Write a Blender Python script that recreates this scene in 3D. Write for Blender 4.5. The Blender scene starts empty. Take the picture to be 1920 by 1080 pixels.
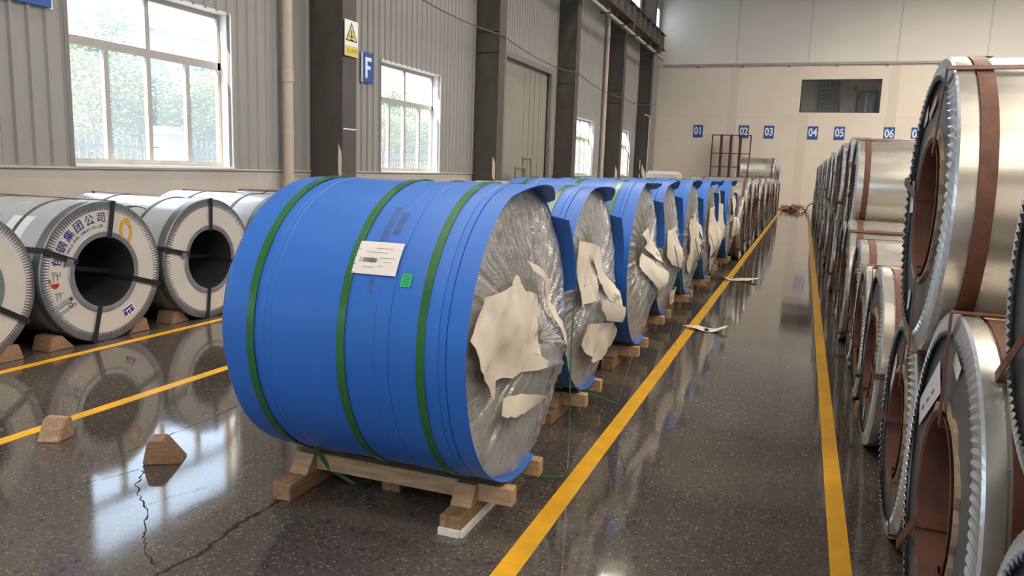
import bpy, bmesh, math, random
from mathutils import Vector, Matrix, noise
PI = math.pi
sc = bpy.context.scene
COL = sc.collection
random.seed(7)

# ------------------------------------------------------------------ camera
cam_d = bpy.data.cameras.new('camera')
cam_d.sensor_width = 36.0
cam_d.lens = 36.0 * 1430.0 / 1920.0
cam_d.clip_end = 400
cam = bpy.data.objects.new('camera', cam_d)
COL.objects.link(cam)
AX = Vector((0.93415309, 0.08645056, -0.34624313))
AY = Vector((0.35524301, -0.13264994, 0.92531422))
AZ = Vector((0.0340648, -0.98738559, -0.15462631))
cam.matrix_world = Matrix(((AX[0], -AX[1], -AX[2], 0.0),
                           (AY[0], -AY[1], -AY[2], 0.0),
                           (AZ[0], -AZ[1], -AZ[2], 1.6),
                           (0, 0, 0, 1)))
sc.camera = cam

# ------------------------------------------------------------------ sky, sun, skylight and fill glow, exposure
world = bpy.data.worlds.new('sky')
sc.world = world
world.use_nodes = True
wn = world.node_tree
bg = wn.nodes['Background']
bg.inputs['Color'].default_value = (0.62, 0.79, 1.0, 1)
bg.inputs['Strength'].default_value = 5.4

sun_d = bpy.data.lights.new('sun', 'SUN')
sun_d.energy = 16.0
sun_d.angle = 0.009
sun_d.color = (1.0, 0.86, 0.68)
sun = bpy.data.objects.new('sun', sun_d)
COL.objects.link(sun)
sun.rotation_euler = Vector((0.27, 1.0, -0.58)).to_track_quat('-Z', 'Y').to_euler()
SKYFILL_STRENGTH = 16.5
SKYFILL_COL = (1.0, 0.91, 0.80)

vs = sc.view_settings
vs.view_transform = 'Standard'
vs.look = 'None'
vs.exposure = 0.12
vs.gamma = 1.0
vs.use_curve_mapping = False
sc.cycles.max_bounces = 8
sc.cycles.diffuse_bounces = 5
sc.cycles.glossy_bounces = 4
sc.cycles.transparent_max_bounces = 12
sc.cycles.caustics_reflective = False
sc.cycles.caustics_refractive = False
sc.cycles.sample_clamp_indirect = 6.0


# ------------------------------------------------------------------ materials
MATS = {}


def mat(name, color, rough=0.5, metal=0.0, var=0.0, vscale=3.0, color2=None, bump=0.0, bscale=40.0,
        spec=0.5, rvar=0.0, stretch=(1, 1, 1), coat=0.0):
    if name in MATS:
        return MATS[name]
    m = bpy.data.materials.new(name)
    m.use_nodes = True
    nt = m.node_tree
    b = nt.nodes['Principled BSDF']
    b.inputs['Base Color'].default_value = (*color, 1)
    b.inputs['Roughness'].default_value = rough
    b.inputs['Metallic'].default_value = metal
    b.inputs['Specular IOR Level'].default_value = spec
    b.inputs['Coat Weight'].default_value = coat
    if var or color2 or bump or rvar:
        tc = nt.nodes.new('ShaderNodeTexCoord')
        mp = nt.nodes.new('ShaderNodeMapping')
        mp.inputs['Scale'].default_value = stretch
        nt.links.new(tc.outputs['Object'], mp.inputs['Vector'])
        n = nt.nodes.new('ShaderNodeTexNoise')
        n.inputs['Scale'].default_value = vscale
        n.inputs['Detail'].default_value = 6
        n.inputs['Roughness'].default_value = 0.62
        nt.links.new(mp.outputs['Vector'], n.inputs['Vector'])
        if var or color2:
            r = nt.nodes.new('ShaderNodeValToRGB')
            r.color_ramp.elements[0].position = 0.32
            r.color_ramp.elements[1].position = 0.68
            c2 = color2 or tuple(max(0, c * (1 - var)) for c in color)
            c1 = color if color2 else tuple(min(1, c * (1 + var)) for c in color)
            r.color_ramp.elements[0].color = (*c2, 1)
            r.color_ramp.elements[1].color = (*c1, 1)
            nt.links.new(n.outputs['Fac'], r.inputs['Fac'])
            nt.links.new(r.outputs['Color'], b.inputs['Base Color'])
        if rvar:
            mr = nt.nodes.new('ShaderNodeMapRange')
            mr.inputs['From Min'].default_value = 0.3
            mr.inputs['From Max'].default_value = 0.7
            mr.inputs['To Min'].default_value = max(0.02, rough - rvar)
            mr.inputs['To Max'].default_value = min(1, rough + rvar)
            nt.links.new(n.outputs['Fac'], mr.inputs['Value'])
            nt.links.new(mr.outputs['Result'], b.inputs['Roughness'])
        if bump:
            n2 = nt.nodes.new('ShaderNodeTexNoise')
            n2.inputs['Scale'].default_value = bscale
            n2.inputs['Detail'].default_value = 4
            nt.links.new(mp.outputs['Vector'], n2.inputs['Vector'])
            bp = nt.nodes.new('ShaderNodeBump')
            bp.inputs['Strength'].default_value = bump
            bp.inputs['Distance'].default_value = 0.01
            nt.links.new(n2.outputs['Fac'], bp.inputs['Height'])
            nt.links.new(bp.outputs['Normal'], b.inputs['Normal'])
    MATS[name] = m
    return m


def floor_material():
    m = bpy.data.materials.new('polished_terrazzo')
    m.use_nodes = True
    nt = m.node_tree
    N, L = nt.nodes, nt.links
    b = N['Principled BSDF']
    tc = N.new('ShaderNodeTexCoord')
    big = N.new('ShaderNodeTexNoise'); big.inputs['Scale'].default_value = 0.9; big.inputs['Detail'].default_value = 8
    L.new(tc.outputs['Object'], big.inputs['Vector'])
    r = N.new('ShaderNodeValToRGB')
    r.color_ramp.elements[0].position = 0.3; r.color_ramp.elements[1].position = 0.72
    r.color_ramp.elements[0].color = (0.052, 0.042, 0.034, 1)
    r.color_ramp.elements[1].color = (0.100, 0.083, 0.068, 1)
    L.new(big.outputs['Fac'], r.inputs['Fac'])
    # fine grain
    fine = N.new('ShaderNodeTexNoise'); fine.inputs['Scale'].default_value = 45; fine.inputs['Detail'].default_value = 5
    L.new(tc.outputs['Object'], fine.inputs['Vector'])
    fr = N.new('ShaderNodeMapRange'); fr.inputs['From Min'].default_value = 0.3; fr.inputs['From Max'].default_value = 0.7
    fr.inputs['To Min'].default_value = 0.72; fr.inputs['To Max'].default_value = 1.25
    L.new(fine.outputs['Fac'], fr.inputs['Value'])
    mul = N.new('ShaderNodeMix'); mul.data_type = 'RGBA'; mul.blend_type = 'MULTIPLY'; mul.inputs['Factor'].default_value = 1
    L.new(r.outputs['Color'], mul.inputs[6]); L.new(fr.outputs['Result'], mul.inputs[7])
    prev = mul.outputs[2]
    # stone chips: light and dark
    for scale, lo, col in ((46.0, 0.84, (0.19, 0.165, 0.14, 1)), (80.0, 0.90, (0.30, 0.27, 0.235, 1)), (30.0, 0.84, (0.026, 0.022, 0.019, 1)), (110.0, 0.86, (0.17, 0.145, 0.12, 1))):
        v = N.new('ShaderNodeTexVoronoi'); v.inputs['Scale'].default_value = scale
        L.new(tc.outputs['Object'], v.inputs['Vector'])
        sep = N.new('ShaderNodeSeparateColor'); L.new(v.outputs['Color'], sep.inputs['Color'])
        gt = N.new('ShaderNodeMath'); gt.operation = 'GREATER_THAN'; gt.inputs[1].default_value = lo
        L.new(sep.outputs['Red'], gt.inputs[0])
        lt = N.new('ShaderNodeMath'); lt.operation = 'LESS_THAN'; lt.inputs[1].default_value = 0.36
        L.new(v.outputs['Distance'], lt.inputs[0])
        mm = N.new('ShaderNodeMath'); mm.operation = 'MULTIPLY'
        L.new(gt.outputs[0], mm.inputs[0]); L.new(lt.outputs[0], mm.inputs[1])
        mx = N.new('ShaderNodeMix'); mx.data_type = 'RGBA'
        m2 = N.new('ShaderNodeMath'); m2.operation = 'MULTIPLY'; m2.inputs[1].default_value = 0.6
        L.new(mm.outputs[0], m2.inputs[0])
        L.new(m2.outputs[0], mx.inputs['Factor']); L.new(prev, mx.inputs[6]); mx.inputs[7].default_value = col
        prev = mx.outputs[2]
    L.new(prev, b.inputs['Base Color'])
    rn = N.new('ShaderNodeTexNoise'); rn.inputs['Scale'].default_value = 1.6; rn.inputs['Detail'].default_value = 7
    L.new(tc.outputs['Object'], rn.inputs['Vector'])
    rr = N.new('ShaderNodeMapRange'); rr.inputs['From Min'].default_value = 0.3; rr.inputs['From Max'].default_value = 0.7
    rr.inputs['To Min'].default_value = 0.04; rr.inputs['To Max'].default_value = 0.105
    L.new(rn.outputs['Fac'], rr.inputs['Value']); L.new(rr.outputs['Result'], b.inputs['Roughness'])
    b.inputs['Specular IOR Level'].default_value = 0.7
    bp = N.new('ShaderNodeBump'); bp.inputs['Strength'].default_value = 0.012; bp.inputs['Distance'].default_value = 0.01
    wv = N.new('ShaderNodeTexNoise'); wv.inputs['Scale'].default_value = 7; wv.inputs['Detail'].default_value = 3
    L.new(tc.outputs['Object'], wv.inputs['Vector'])
    L.new(wv.outputs['Fac'], bp.inputs['Height']); L.new(bp.outputs['Normal'], b.inputs['Normal'])
    return m


def film_material(name, fac, col, rough, haze=0.0, crinkle=0.0, gloss=0.0):
    """clear plastic film / dusty glass: part transparent, part glossy surface"""
    m = bpy.data.materials.new(name)
    m.use_nodes = True
    nt = m.node_tree
    b = nt.nodes['Principled BSDF']
    out = nt.nodes['Material Output']
    b.inputs['Base Color'].default_value = (*col, 1)
    b.inputs['Roughness'].default_value = rough
    if crinkle:
        tc = nt.nodes.new('ShaderNodeTexCoord')
        vo = nt.nodes.new('ShaderNodeTexVoronoi'); vo.inputs['Scale'].default_value = 14
        nz = nt.nodes.new('ShaderNodeTexNoise'); nz.inputs['Scale'].default_value = 9; nz.inputs['Detail'].default_value = 3
        nt.links.new(tc.outputs['Object'], nz.inputs['Vector'])
        nt.links.new(nz.outputs['Color'], vo.inputs['Vector'])
        bp = nt.nodes.new('ShaderNodeBump'); bp.inputs['Strength'].default_value = crinkle; bp.inputs['Distance'].default_value = 0.02
        nt.links.new(vo.outputs['Distance'], bp.inputs['Height'])
        nt.links.new(bp.outputs['Normal'], b.inputs['Normal'])
    t = nt.nodes.new('ShaderNodeBsdfTransparent')
    mx = nt.nodes.new('ShaderNodeMixShader')
    mx.inputs['Fac'].default_value = fac
    nt.links.new(t.outputs[0], mx.inputs[1])
    last = b.outputs[0]
    if haze:
        tl = nt.nodes.new('ShaderNodeBsdfTranslucent')
        tl.inputs['Color'].default_value = (*col, 1)
        m2 = nt.nodes.new('ShaderNodeMixShader')
        m2.inputs['Fac'].default_value = haze
        nt.links.new(b.outputs[0], m2.inputs[1]); nt.links.new(tl.outputs[0], m2.inputs[2])
        last = m2.outputs[0]
    nt.links.new(last, mx.inputs[2])
    fin = mx.outputs[0]
    if gloss:
        gl = nt.nodes.new('ShaderNodeBsdfGlossy'); gl.inputs['Roughness'].default_value = rough
        if crinkle: nt.links.new(bp.outputs['Normal'], gl.inputs['Normal'])
        m3 = nt.nodes.new('ShaderNodeMixShader'); m3.inputs['Fac'].default_value = gloss
        nt.links.new(fin, m3.inputs[1]); nt.links.new(gl.outputs[0], m3.inputs[2])
        fin = m3.outputs[0]
    nt.links.new(fin, out.inputs['Surface'])
    return m


def emit(name, col, s):
    m = bpy.data.materials.new(name)
    m.use_nodes = True
    b = m.node_tree.nodes['Principled BSDF']
    b.inputs['Base Color'].default_value = (*col, 1)
    b.inputs['Emission Color'].default_value = (*col, 1)
    b.inputs['Emission Strength'].default_value = s
    return m


FLOOR = floor_material()
YELLOW = mat('yellow_floor_paint', (0.74, 0.38, 0.012), 0.32, var=0.16, vscale=5, bump=0.05, bscale=30)
CLAD = mat('grey_sheet_cladding', (0.30, 0.29, 0.265), 0.5, var=0.07, vscale=0.8, stretch=(1, 1, 0.25))
CONC = mat('painted_concrete', (0.50, 0.455, 0.40), 0.8, var=0.08, vscale=1.4, bump=0.1)
PLASTER = mat('beige_plaster', (0.76, 0.675, 0.56), 0.85, var=0.05, vscale=0.35, bump=0.03, bscale=6)
PLASTER_UP = mat('pale_plaster', (0.72, 0.68, 0.62), 0.85, var=0.05, vscale=0.3)
SEAM = mat('plaster_seam', (0.69, 0.61, 0.51), 0.85)
STEEL_DK = mat('dark_painted_steel', (0.070, 0.060, 0.050), 0.55, var=0.2, vscale=2)
STEEL_MID = mat('grey_painted_steel', (0.20, 0.18, 0.155), 0.5, var=0.1)
RAILGREY = mat('pale_painted_steel', (0.36, 0.34, 0.30), 0.5, var=0.1)
WINFRAME = mat('window_aluminium', (0.40, 0.38, 0.345), 0.4, var=0.06)
WHITEPAINT = mat('white_reveal_paint', (0.8, 0.78, 0.74), 0.6)
GLASS = film_material('dusty_window_glass', 0.22, (0.82, 0.86, 0.92), 0.12, haze=0.8)
FROST = film_material('frosted_sheet', 1.0, (0.85, 0.86, 0.88), 0.4, haze=0.85)
ROOMGLASS = film_material('clear_room_glass', 0.10, (0.30, 0.33, 0.33), 0.03)
DARKFRAME = mat('dark_window_frame', (0.03, 0.03, 0.03), 0.4)
PVC = mat('beige_pvc', (0.50, 0.42, 0.33), 0.45, var=0.05)
SIGNBLUE = mat('sign_blue', (0.012, 0.085, 0.33), 0.35)
SIGNWHITE = mat('sign_white', (0.85, 0.86, 0.88), 0.5)
SIGNYEL = mat('sign_yellow', (0.72, 0.58, 0.10), 0.5)
BLACK = mat('black_print', (0.015, 0.015, 0.015), 0.6)
BLUE = mat('blue_wrap', (0.026, 0.155, 0.56), 0.40, color2=(0.022, 0.132, 0.49), vscale=2.4, bump=0.04, bscale=5, rvar=0.06, stretch=(0.5, 1.5, 1.5))
SCUFF = mat('scuffed_blue', (0.03, 0.10, 0.30), 0.5, var=0.3, vscale=18)
GREEN = mat('green_strap', (0.028, 0.135, 0.038), 0.26, var=0.12, vscale=9)
FILM = film_material('clear_film', 0.42, (0.62, 0.60, 0.56), 0.07, haze=0.10, crinkle=0.28, gloss=0.11)
COILEND = mat('coil_end_grey', (0.33, 0.31, 0.28), 0.55, var=0.18, vscale=4, bump=0.2, bscale=20)
PAPER = mat('cream_paper', (0.70, 0.62, 0.50), 0.85, var=0.05, vscale=6, bump=0.25, bscale=24)
LABEL = mat('label_paper', (0.74, 0.68, 0.62), 0.6, var=0.04, vscale=9)
LABELGREEN = mat('green_label', (0.02, 0.42, 0.16), 0.5)
PRINT = mat('grey_print', (0.22, 0.20, 0.19), 0.7)
WOOD = mat('pine_wood', (0.52, 0.35, 0.19), 0.7, color2=(0.34, 0.20, 0.10), vscale=5, stretch=(1.2, 8, 8), bump=0.25, bscale=30)
WOODY = mat('pine_wood_lengthwise', (0.36, 0.22, 0.11), 0.7, color2=(0.17, 0.095, 0.045), vscale=5, stretch=(8, 1.2, 8), bump=0.25, bscale=30)
CHOCK = mat('chock_wood', (0.36, 0.22, 0.125), 0.75, color2=(0.21, 0.115, 0.06), vscale=7, stretch=(2, 9, 9), bump=0.3, bscale=30)
FOAM = mat('white_foam', (0.75, 0.71, 0.65), 0.8, var=0.1, vscale=30)
GALV = mat('galvanised_sheet', (0.60, 0.565, 0.50), 0.27, metal=0.7, color2=(0.50, 0.47, 0.41), vscale=2.5, rvar=0.08, stretch=(0.3, 2, 2), bump=0.04, bscale=6)
GALVDK = mat('galvanised_sheet_dull', (0.50, 0.475, 0.43), 0.3, metal=0.8, color2=(0.40, 0.375, 0.335), vscale=3, rvar=0.08, bump=0.04, bscale=6)
EDGE = mat('edge_protector_steel', (0.60, 0.635, 0.66), 0.28, metal=0.6, var=0.10, vscale=5)
FACE = mat('dark_face_sheet', (0.145, 0.158, 0.165), 0.36, metal=0.35, var=0.14, vscale=2.2, bump=0.03, bscale=3)
RUST = mat('rusty_sleeve', (0.17, 0.060, 0.028), 0.7, color2=(0.075, 0.030, 0.018), vscale=7, bump=0.3, bscale=40)
STRAPBR = mat('brown_steel_strap', (0.18, 0.070, 0.036), 0.5, metal=0.2, color2=(0.09, 0.036, 0.022), vscale=16, bump=0.1)
CARD = mat('torn_cardboard', (0.42, 0.30, 0.19), 0.85, var=0.15, vscale=20)
TAPE = mat('tan_tape', (0.46, 0.26, 0.13), 0.45, var=0.1)
CLEARTAPE = mat('milky_tape', (0.62, 0.60, 0.55), 0.25, metal=0.4)
WHITESHEET = mat('white_coil_wrap', (0.58, 0.61, 0.645), 0.25, metal=0.4, var=0.06, vscale=2.5, rvar=0.06, bump=0.06, bscale=5)
WHITEFACE = mat('white_face_board', (0.60, 0.565, 0.505), 0.6, var=0.045, vscale=4, bump=0.04, bscale=10)
GREYRING = mat('grey_crimped_ring', (0.22, 0.23, 0.235), 0.36, metal=0.7, var=0.12, vscale=8)
GREYIN = mat('grey_bore_ring', (0.28, 0.30, 0.31), 0.4, metal=0.5, var=0.1, vscale=8)
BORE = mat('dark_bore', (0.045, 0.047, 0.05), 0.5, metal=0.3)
BLKSTRAP = mat('black_strap', (0.018, 0.019, 0.021), 0.4)
NAVY = mat('navy_print', (0.02, 0.04, 0.20), 0.6)
RED = mat('red_print', (0.45, 0.02, 0.02), 0.6)
ORANGE = mat('orange_spray', (0.66, 0.34, 0.03), 0.8, var=0.15, vscale=30)
LEAF = mat('leaf_green', (0.10, 0.20, 0.045), 0.6, color2=(0.22, 0.27, 0.05), vscale=1.2)
LEAF2 = mat('leaf_yellow_green', (0.20, 0.27, 0.05), 0.6, color2=(0.34, 0.32, 0.08), vscale=1.2)
BARK = mat('bark', (0.16, 0.12, 0.08), 0.9, var=0.2)
GROUND = mat('outside_paving', (0.34, 0.33, 0.30), 0.9, var=0.1, vscale=1)
IRON = mat('fence_iron', (0.05, 0.06, 0.09), 0.5)
STONE = mat('pale_stone', (0.36, 0.32, 0.27), 0.8, var=0.06)
BRICKRED = mat('far_wall_paint', (0.55, 0.50, 0.44), 0.8)
PURPLE = mat('red_oxide_steel', (0.075, 0.025, 0.028), 0.55)
SKYFILL = emit('skylight_fill_glow', SKYFILL_COL, SKYFILL_STRENGTH)  # emitting sheet shared by the left skylight and the added fill strips


# ------------------------------------------------------------------ helpers
def tag(o, label=None, cat=None, group=None, kind=None):
    if label: o['label'] = label
    if cat: o['category'] = cat
    if group: o['group'] = group
    if kind: o['kind'] = kind
    return o


def thing(name, label, cat, loc=(0, 0, 0), rotz=0.0, group=None, rotx=0.0):
    o = bpy.data.objects.new(name, None)
    o.empty_display_size = 0.1
    COL.objects.link(o)
    o.location = loc
    o.rotation_euler = (rotx, 0, rotz)
    return tag(o, label, cat, group)


def link(name, me, parent=None, loc=None):
    o = bpy.data.objects.new(name, me)
    COL.objects.link(o)
    if parent:
        o.parent = parent
    if loc:
        o.location = loc
    return o


def mk(vs_, fs, m, smooth=False, auto=None):
    me = bpy.data.meshes.new('mesh')
    me.from_pydata(vs_, [], fs)
    me.materials.append(m)
    me.update()
    bm = bmesh.new(); bm.from_mesh(me)
    bmesh.ops.recalc_face_normals(bm, faces=bm.faces)
    bm.to_mesh(me); bm.free()
    if smooth:
        me.polygons.foreach_set('use_smooth', [True] * len(me.polygons))
        if auto:
            me.set_sharp_from_angle(angle=auto)
    return me


def boxes(lst):
    v, f = [], []
    for (x0, y0, z0, x1, y1, z1) in lst:
        b = len(v)
        v += [(x0, y0, z0), (x1, y0, z0), (x1, y1, z0), (x0, y1, z0), (x0, y0, z1), (x1, y0, z1), (x1, y1, z1), (x0, y1, z1)]
        f += [(b, b + 3, b + 2, b + 1), (b + 4, b + 5, b + 6, b + 7), (b, b + 1, b + 5, b + 4), (b + 1, b + 2, b + 6, b + 5), (b + 2, b + 3, b + 7, b + 6), (b + 3, b, b + 4, b + 7)]
    return v, f


def boxmesh(m, *lst, bevel=0.0):
    v, f = boxes(lst)
    me = mk(v, f, m)
    if bevel:
        bm = bmesh.new(); bm.from_mesh(me)
        bmesh.ops.bevel(bm, geom=bm.edges[:], offset=bevel, segments=1, affect='EDGES')
        bm.to_mesh(me); bm.free()
    return me


def box(name, m, b, parent=None, bevel=0.0):
    return link(name, boxmesh(m, b, bevel=bevel), parent)


def lathe(profile, m, n=72, smooth=True, closed=False, a0=0.0, a1=2 * PI):
    """revolve (x, r) about the x axis"""
    full = abs(a1 - a0 - 2 * PI) < 1e-6
    k = n if full else n + 1
    v, f = [], []
    for j in range(k):
        a = a0 + (a1 - a0) * j / n
        c, s = math.cos(a), math.sin(a)
        for (x, r) in profile:
            v.append((x, r * c, r * s))
    p = len(profile)
    for j in range(n):
        j2 = (j + 1) % k
        for i in range(p - 1 + (1 if closed else 0)):
            i2 = (i + 1) % p
            f.append((j * p + i, j2 * p + i, j2 * p + i2, j * p + i2))
    return mk(v, f, m, smooth, auto=0.6 if smooth else None)


def tube(pts, rad, m, n=8):
    v, f = [], []
    pts = [Vector(p) for p in pts]
    up = Vector((0, 0, 1))
    for i, p in enumerate(pts):
        d = (pts[min(i + 1, len(pts) - 1)] - pts[max(i - 1, 0)]).normalized()
        a = d.cross(up)
        if a.length < 0.05: a = d.cross(Vector((1, 0, 0)))
        a.normalize(); b = d.cross(a)
        for k in range(n):
            t = 2 * PI * k / n
            v.append(tuple(p + a * rad * math.cos(t) + b * rad * math.sin(t)))
    for i in range(len(pts) - 1):
        for k in range(n):
            k2 = (k + 1) % n
            f.append((i * n + k, i * n + k2, (i + 1) * n + k2, (i + 1) * n + k))
    f.append(tuple(range(n))); f.append(tuple(reversed(range((len(pts) - 1) * n, len(pts) * n))))
    return mk(v, f, m, True, auto=0.9)


def ribbon(pts, side, w, t, m):
    """flat strap following points; side = width direction, t = thickness"""
    v, f = [], []
    pts = [Vector(p) for p in pts]
    s = Vector(side).normalized()
    for i, p in enumerate(pts):
        d = (pts[min(i + 1, len(pts) - 1)] - pts[max(i - 1, 0)]).normalized()
        nn = d.cross(s).normalized()
        for a, b in ((-1, -1), (1, -1), (1, 1), (-1, 1)):
            v.append(tuple(p + s * a * w / 2 + nn * b * t / 2))
    for i in range(len(pts) - 1):
        for k in range(4):
            k2 = (k + 1) % 4
            f.append((i * 4 + k, i * 4 + k2, (i + 1) * 4 + k2, (i + 1) * 4 + k))
    f.append((0, 1, 2, 3)); b = (len(pts) - 1) * 4; f.append((b + 3, b + 2, b + 1, b))
    return mk(v, f, m)


def eye_strap(theta, path, w, m, t=0.003):
    """closed strap loop lying in a radial plane; path = [(x, r)...] closed"""
    c, s = math.cos(theta), math.sin(theta)
    v, f = [], []
    n = len(path)
    cx = sum(p[0] for p in path) / n; cr = sum(p[1] for p in path) / n
    for (x, r) in path:
        dx, dr = x - cx, r - cr
        ox = t * (1 if dx > 0 else -1); orr = t * (1 if dr > 0 else -1)
        for (xx, rr, tt) in ((x, r, -w / 2), (x, r, w / 2), (x + ox, rr_(r, orr), w / 2), (x + ox, rr_(r, orr), -w / 2)):
            v.append((xx, rr * c - tt * s, rr * s + tt * c))
    for i in range(n):
        j = (i + 1) % n
        for k in range(4):
            k2 = (k + 1) % 4
            f.append((i * 4 + k, i * 4 + k2, j * 4 + k2, j * 4 + k))
    return mk(v, f, m)


def rr_(r, o):
    return r + o


def cylpatch(x0, x1, th0, th1, r, m, nx=1, nt=10, ripple=0.0):
    v, f = [], []
    for i in range(nt + 1):
        a = th0 + (th1 - th0) * i / nt
        for j in range(nx + 1):
            v.append((x0 + (x1 - x0) * j / nx, r * math.cos(a), r * math.sin(a)))
    for i in range(nt):
        for j in range(nx):
            b = i * (nx + 1) + j
            f.append((b, b + 1, b + nx + 2, b + nx + 1))
    return mk(v, f, m, True)


def textmesh(body, size, m, extrude=0.0, bold=0.0):
    cu = bpy.data.curves.new('text', 'FONT')
    cu.body = body; cu.size = size; cu.align_x = 'CENTER'; cu.align_y = 'CENTER'
    cu.offset = bold; cu.extrude = extrude; cu.resolution_u = 4
    o = bpy.data.objects.new('text', cu)
    me = bpy.data.meshes.new_from_object(o)
    me.materials.clear(); me.materials.append(m)
    bpy.data.objects.remove(o); bpy.data.curves.remove(cu)
    return me


def orient(o, pos, right, up, scale=(1, 1)):
    r = Vector(right).normalized(); u = Vector(up).normalized(); n = r.cross(u)
    o.matrix_basis = Matrix(((r[0], u[0], n[0], pos[0]), (r[1], u[1], n[1], pos[1]), (r[2], u[2], n[2], pos[2]), (0, 0, 0, 1))) @ Matrix.Diagonal((scale[0], scale[1], 1, 1))
    return o


def text(name, body, size, m, pos, right, up, parent, scale=None, extrude=0.0, bold=0.0):
    o = link(name, textmesh(body, size, m, extrude, bold), parent)
    return orient(o, pos, right, up, scale or (1, 1))


def crumpled(pts, x, m, amp=0.02, scale=6.0, seed=0, tilt=(0.0, 0.0), cuts=3, thick=0.0025, base=None):
    """torn paper sheet: outline in the (y, z) plane at local x"""
    bm = bmesh.new()
    out = []
    rnd = random.Random(seed)
    k = len(pts)
    for i in range(k):                       # ragged torn edge
        a, b = pts[i], pts[(i + 1) % k]
        out.append(a)
        for t in (0.33, 0.66):
            out.append((a[0] + (b[0] - a[0]) * t + rnd.uniform(-.008, .008), a[1] + (b[1] - a[1]) * t + rnd.uniform(-.008, .008)))
    f = bm.faces.new([bm.verts.new((0, p[0], p[1])) for p in out])
    bmesh.ops.triangulate(bm, faces=[f])
    for _ in range(cuts):
        bmesh.ops.subdivide_edges(bm, edges=[e for e in bm.edges if e.calc_length() > 0.05], cuts=1, use_grid_fill=True)
        bmesh.ops.triangulate(bm, faces=bm.faces[:])
    cy = sum(p[0] for p in pts) / k; cz = sum(p[1] for p in pts) / k
    for v in bm.verts:
        q = Vector((v.co.y * scale, v.co.z * scale * 0.7, seed * 3.1))
        d = noise.noise(q) * amp + noise.noise(q * 2.7) * amp * 0.45
        v.co.x = x + (base(v.co.y, v.co.z) if base else 0) + d + tilt[0] * (v.co.y - cy) + tilt[1] * (v.co.z - cz)
    bmesh.ops.recalc_face_normals(bm, faces=bm.faces[:])
    dup = bmesh.ops.duplicate(bm, geom=bm.faces[:])
    for e in dup['geom']:
        if isinstance(e, bmesh.types.BMVert): e.co.x -= thick
    me = bpy.data.meshes.new('mesh'); bm.to_mesh(me); bm.free()
    me.materials.append(m)
    me.polygons.foreach_set('use_smooth', [True] * len(me.polygons))
    me.set_sharp_from_angle(angle=0.7)
    return me


def struct(o):
    o['kind'] = 'structure'
    return o


# ================================================================== THE HALL
XW, XR, YE, YF, ZR = -8.0, 14.0, 43.0, -14.0, 12.6
SILL = 1.44
WIN = [(6.62, 9.30, 1.48, 3.66), (13.55, 16.22, 1.46, 3.63), (27.3, 30.0, 1.44, 3.54), (34.6, 36.8, 1.44, 3.52),
       (-0.3, 2.4, 1.48, 3.66), (-7.2, -4.5, 1.48, 3.66)]
COLS = [-9.6, -2.7, 4.2, 11.28, 18.2, 24.93, 31.87, 37.92]
DOOR = (20.1, 24.1, 4.64)

floor = struct(box('floor', FLOOR, (XW, YF, -0.2, XR, YE, 0.0)))
LINEZ = 0.0022
for (xc, w, y0, y1) in ((-0.985, 0.095, YF, 40.2), (0.28, 0.085, YF, 40.2), (-4.06, 0.085, YF, 40.2), (-5.37, 0.075, YF, 40.2)):
    box('painted_line', YELLOW, (xc - w / 2, y0, 0.0, xc + w / 2, y1, LINEZ), floor)
# cracks in the floor
CRACKM = mat('crack_dark', (0.016, 0.014, 0.012), 0.9)


def crack(pts, w, seed):
    rnd = random.Random(seed)
    pp = []
    for a, b in zip(pts, pts[1:]):
        for k in range(9):
            t = k / 9
            pp.append((a[0] + (b[0] - a[0]) * t + rnd.uniform(-.010, .010), a[1] + (b[1] - a[1]) * t + rnd.uniform(-.010, .010)))
    v, f = [], []
    for i, p in enumerate(pp):
        ww = w * rnd.uniform(.25, 1.0)
        v += [(p[0] - ww / 2, p[1] - ww / 4, .0012), (p[0] + ww / 2, p[1] + ww / 4, .0012)]
        if i: f.append((2 * i - 2, 2 * i - 1, 2 * i + 1, 2 * i))
    link('floor_crack', mk(v, f, CRACKM), floor)


crack([(-2.22, 1.5), (-2.21, 2.09), (-2.18, 2.28), (-2.22, 2.55), (-2.2, 2.79), (-2.25, 3.5)], 0.026, 1)
crack([(-3.06, 2.85), (-2.96, 2.71), (-2.78, 2.56), (-2.67, 2.49), (-2.52, 2.33), (-2.39, 2.21), (-2.22, 2.12)], 0.009, 2)
crack([(-3.3, 2.3), (-3.16, 2.65), (-3.07, 2.85)], 0.005, 3)
crack([(-3.32, 3.0), (-3.33, 3.29), (-3.33, 3.56), (-3.34, 3.95)], 0.006, 4)
crack([(-3.0, 2.1), (-2.75, 2.5), (-2.6, 2.85)], 0.003, 5)
crack([(-1.3, 3.55), (-1.12, 4.3), (-1.0, 4.9)], 0.004, 6)

# ---- left wall: concrete plinth and ribbed sheets
wall_l = struct(link('wall_left', boxmesh(CONC, (XW - 0.28, YF, 0, XW, DOOR[0], SILL), (XW - 0.28, DOOR[1], 0, XW, YE, SILL),
                                          (XW - 0.02, YF, SILL - .012, XW + .03, DOOR[0], SILL + .012), (XW - 0.02, DOOR[1], SILL - .012, XW + .03, YE, SILL + .012))))
_sheet = {}


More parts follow.
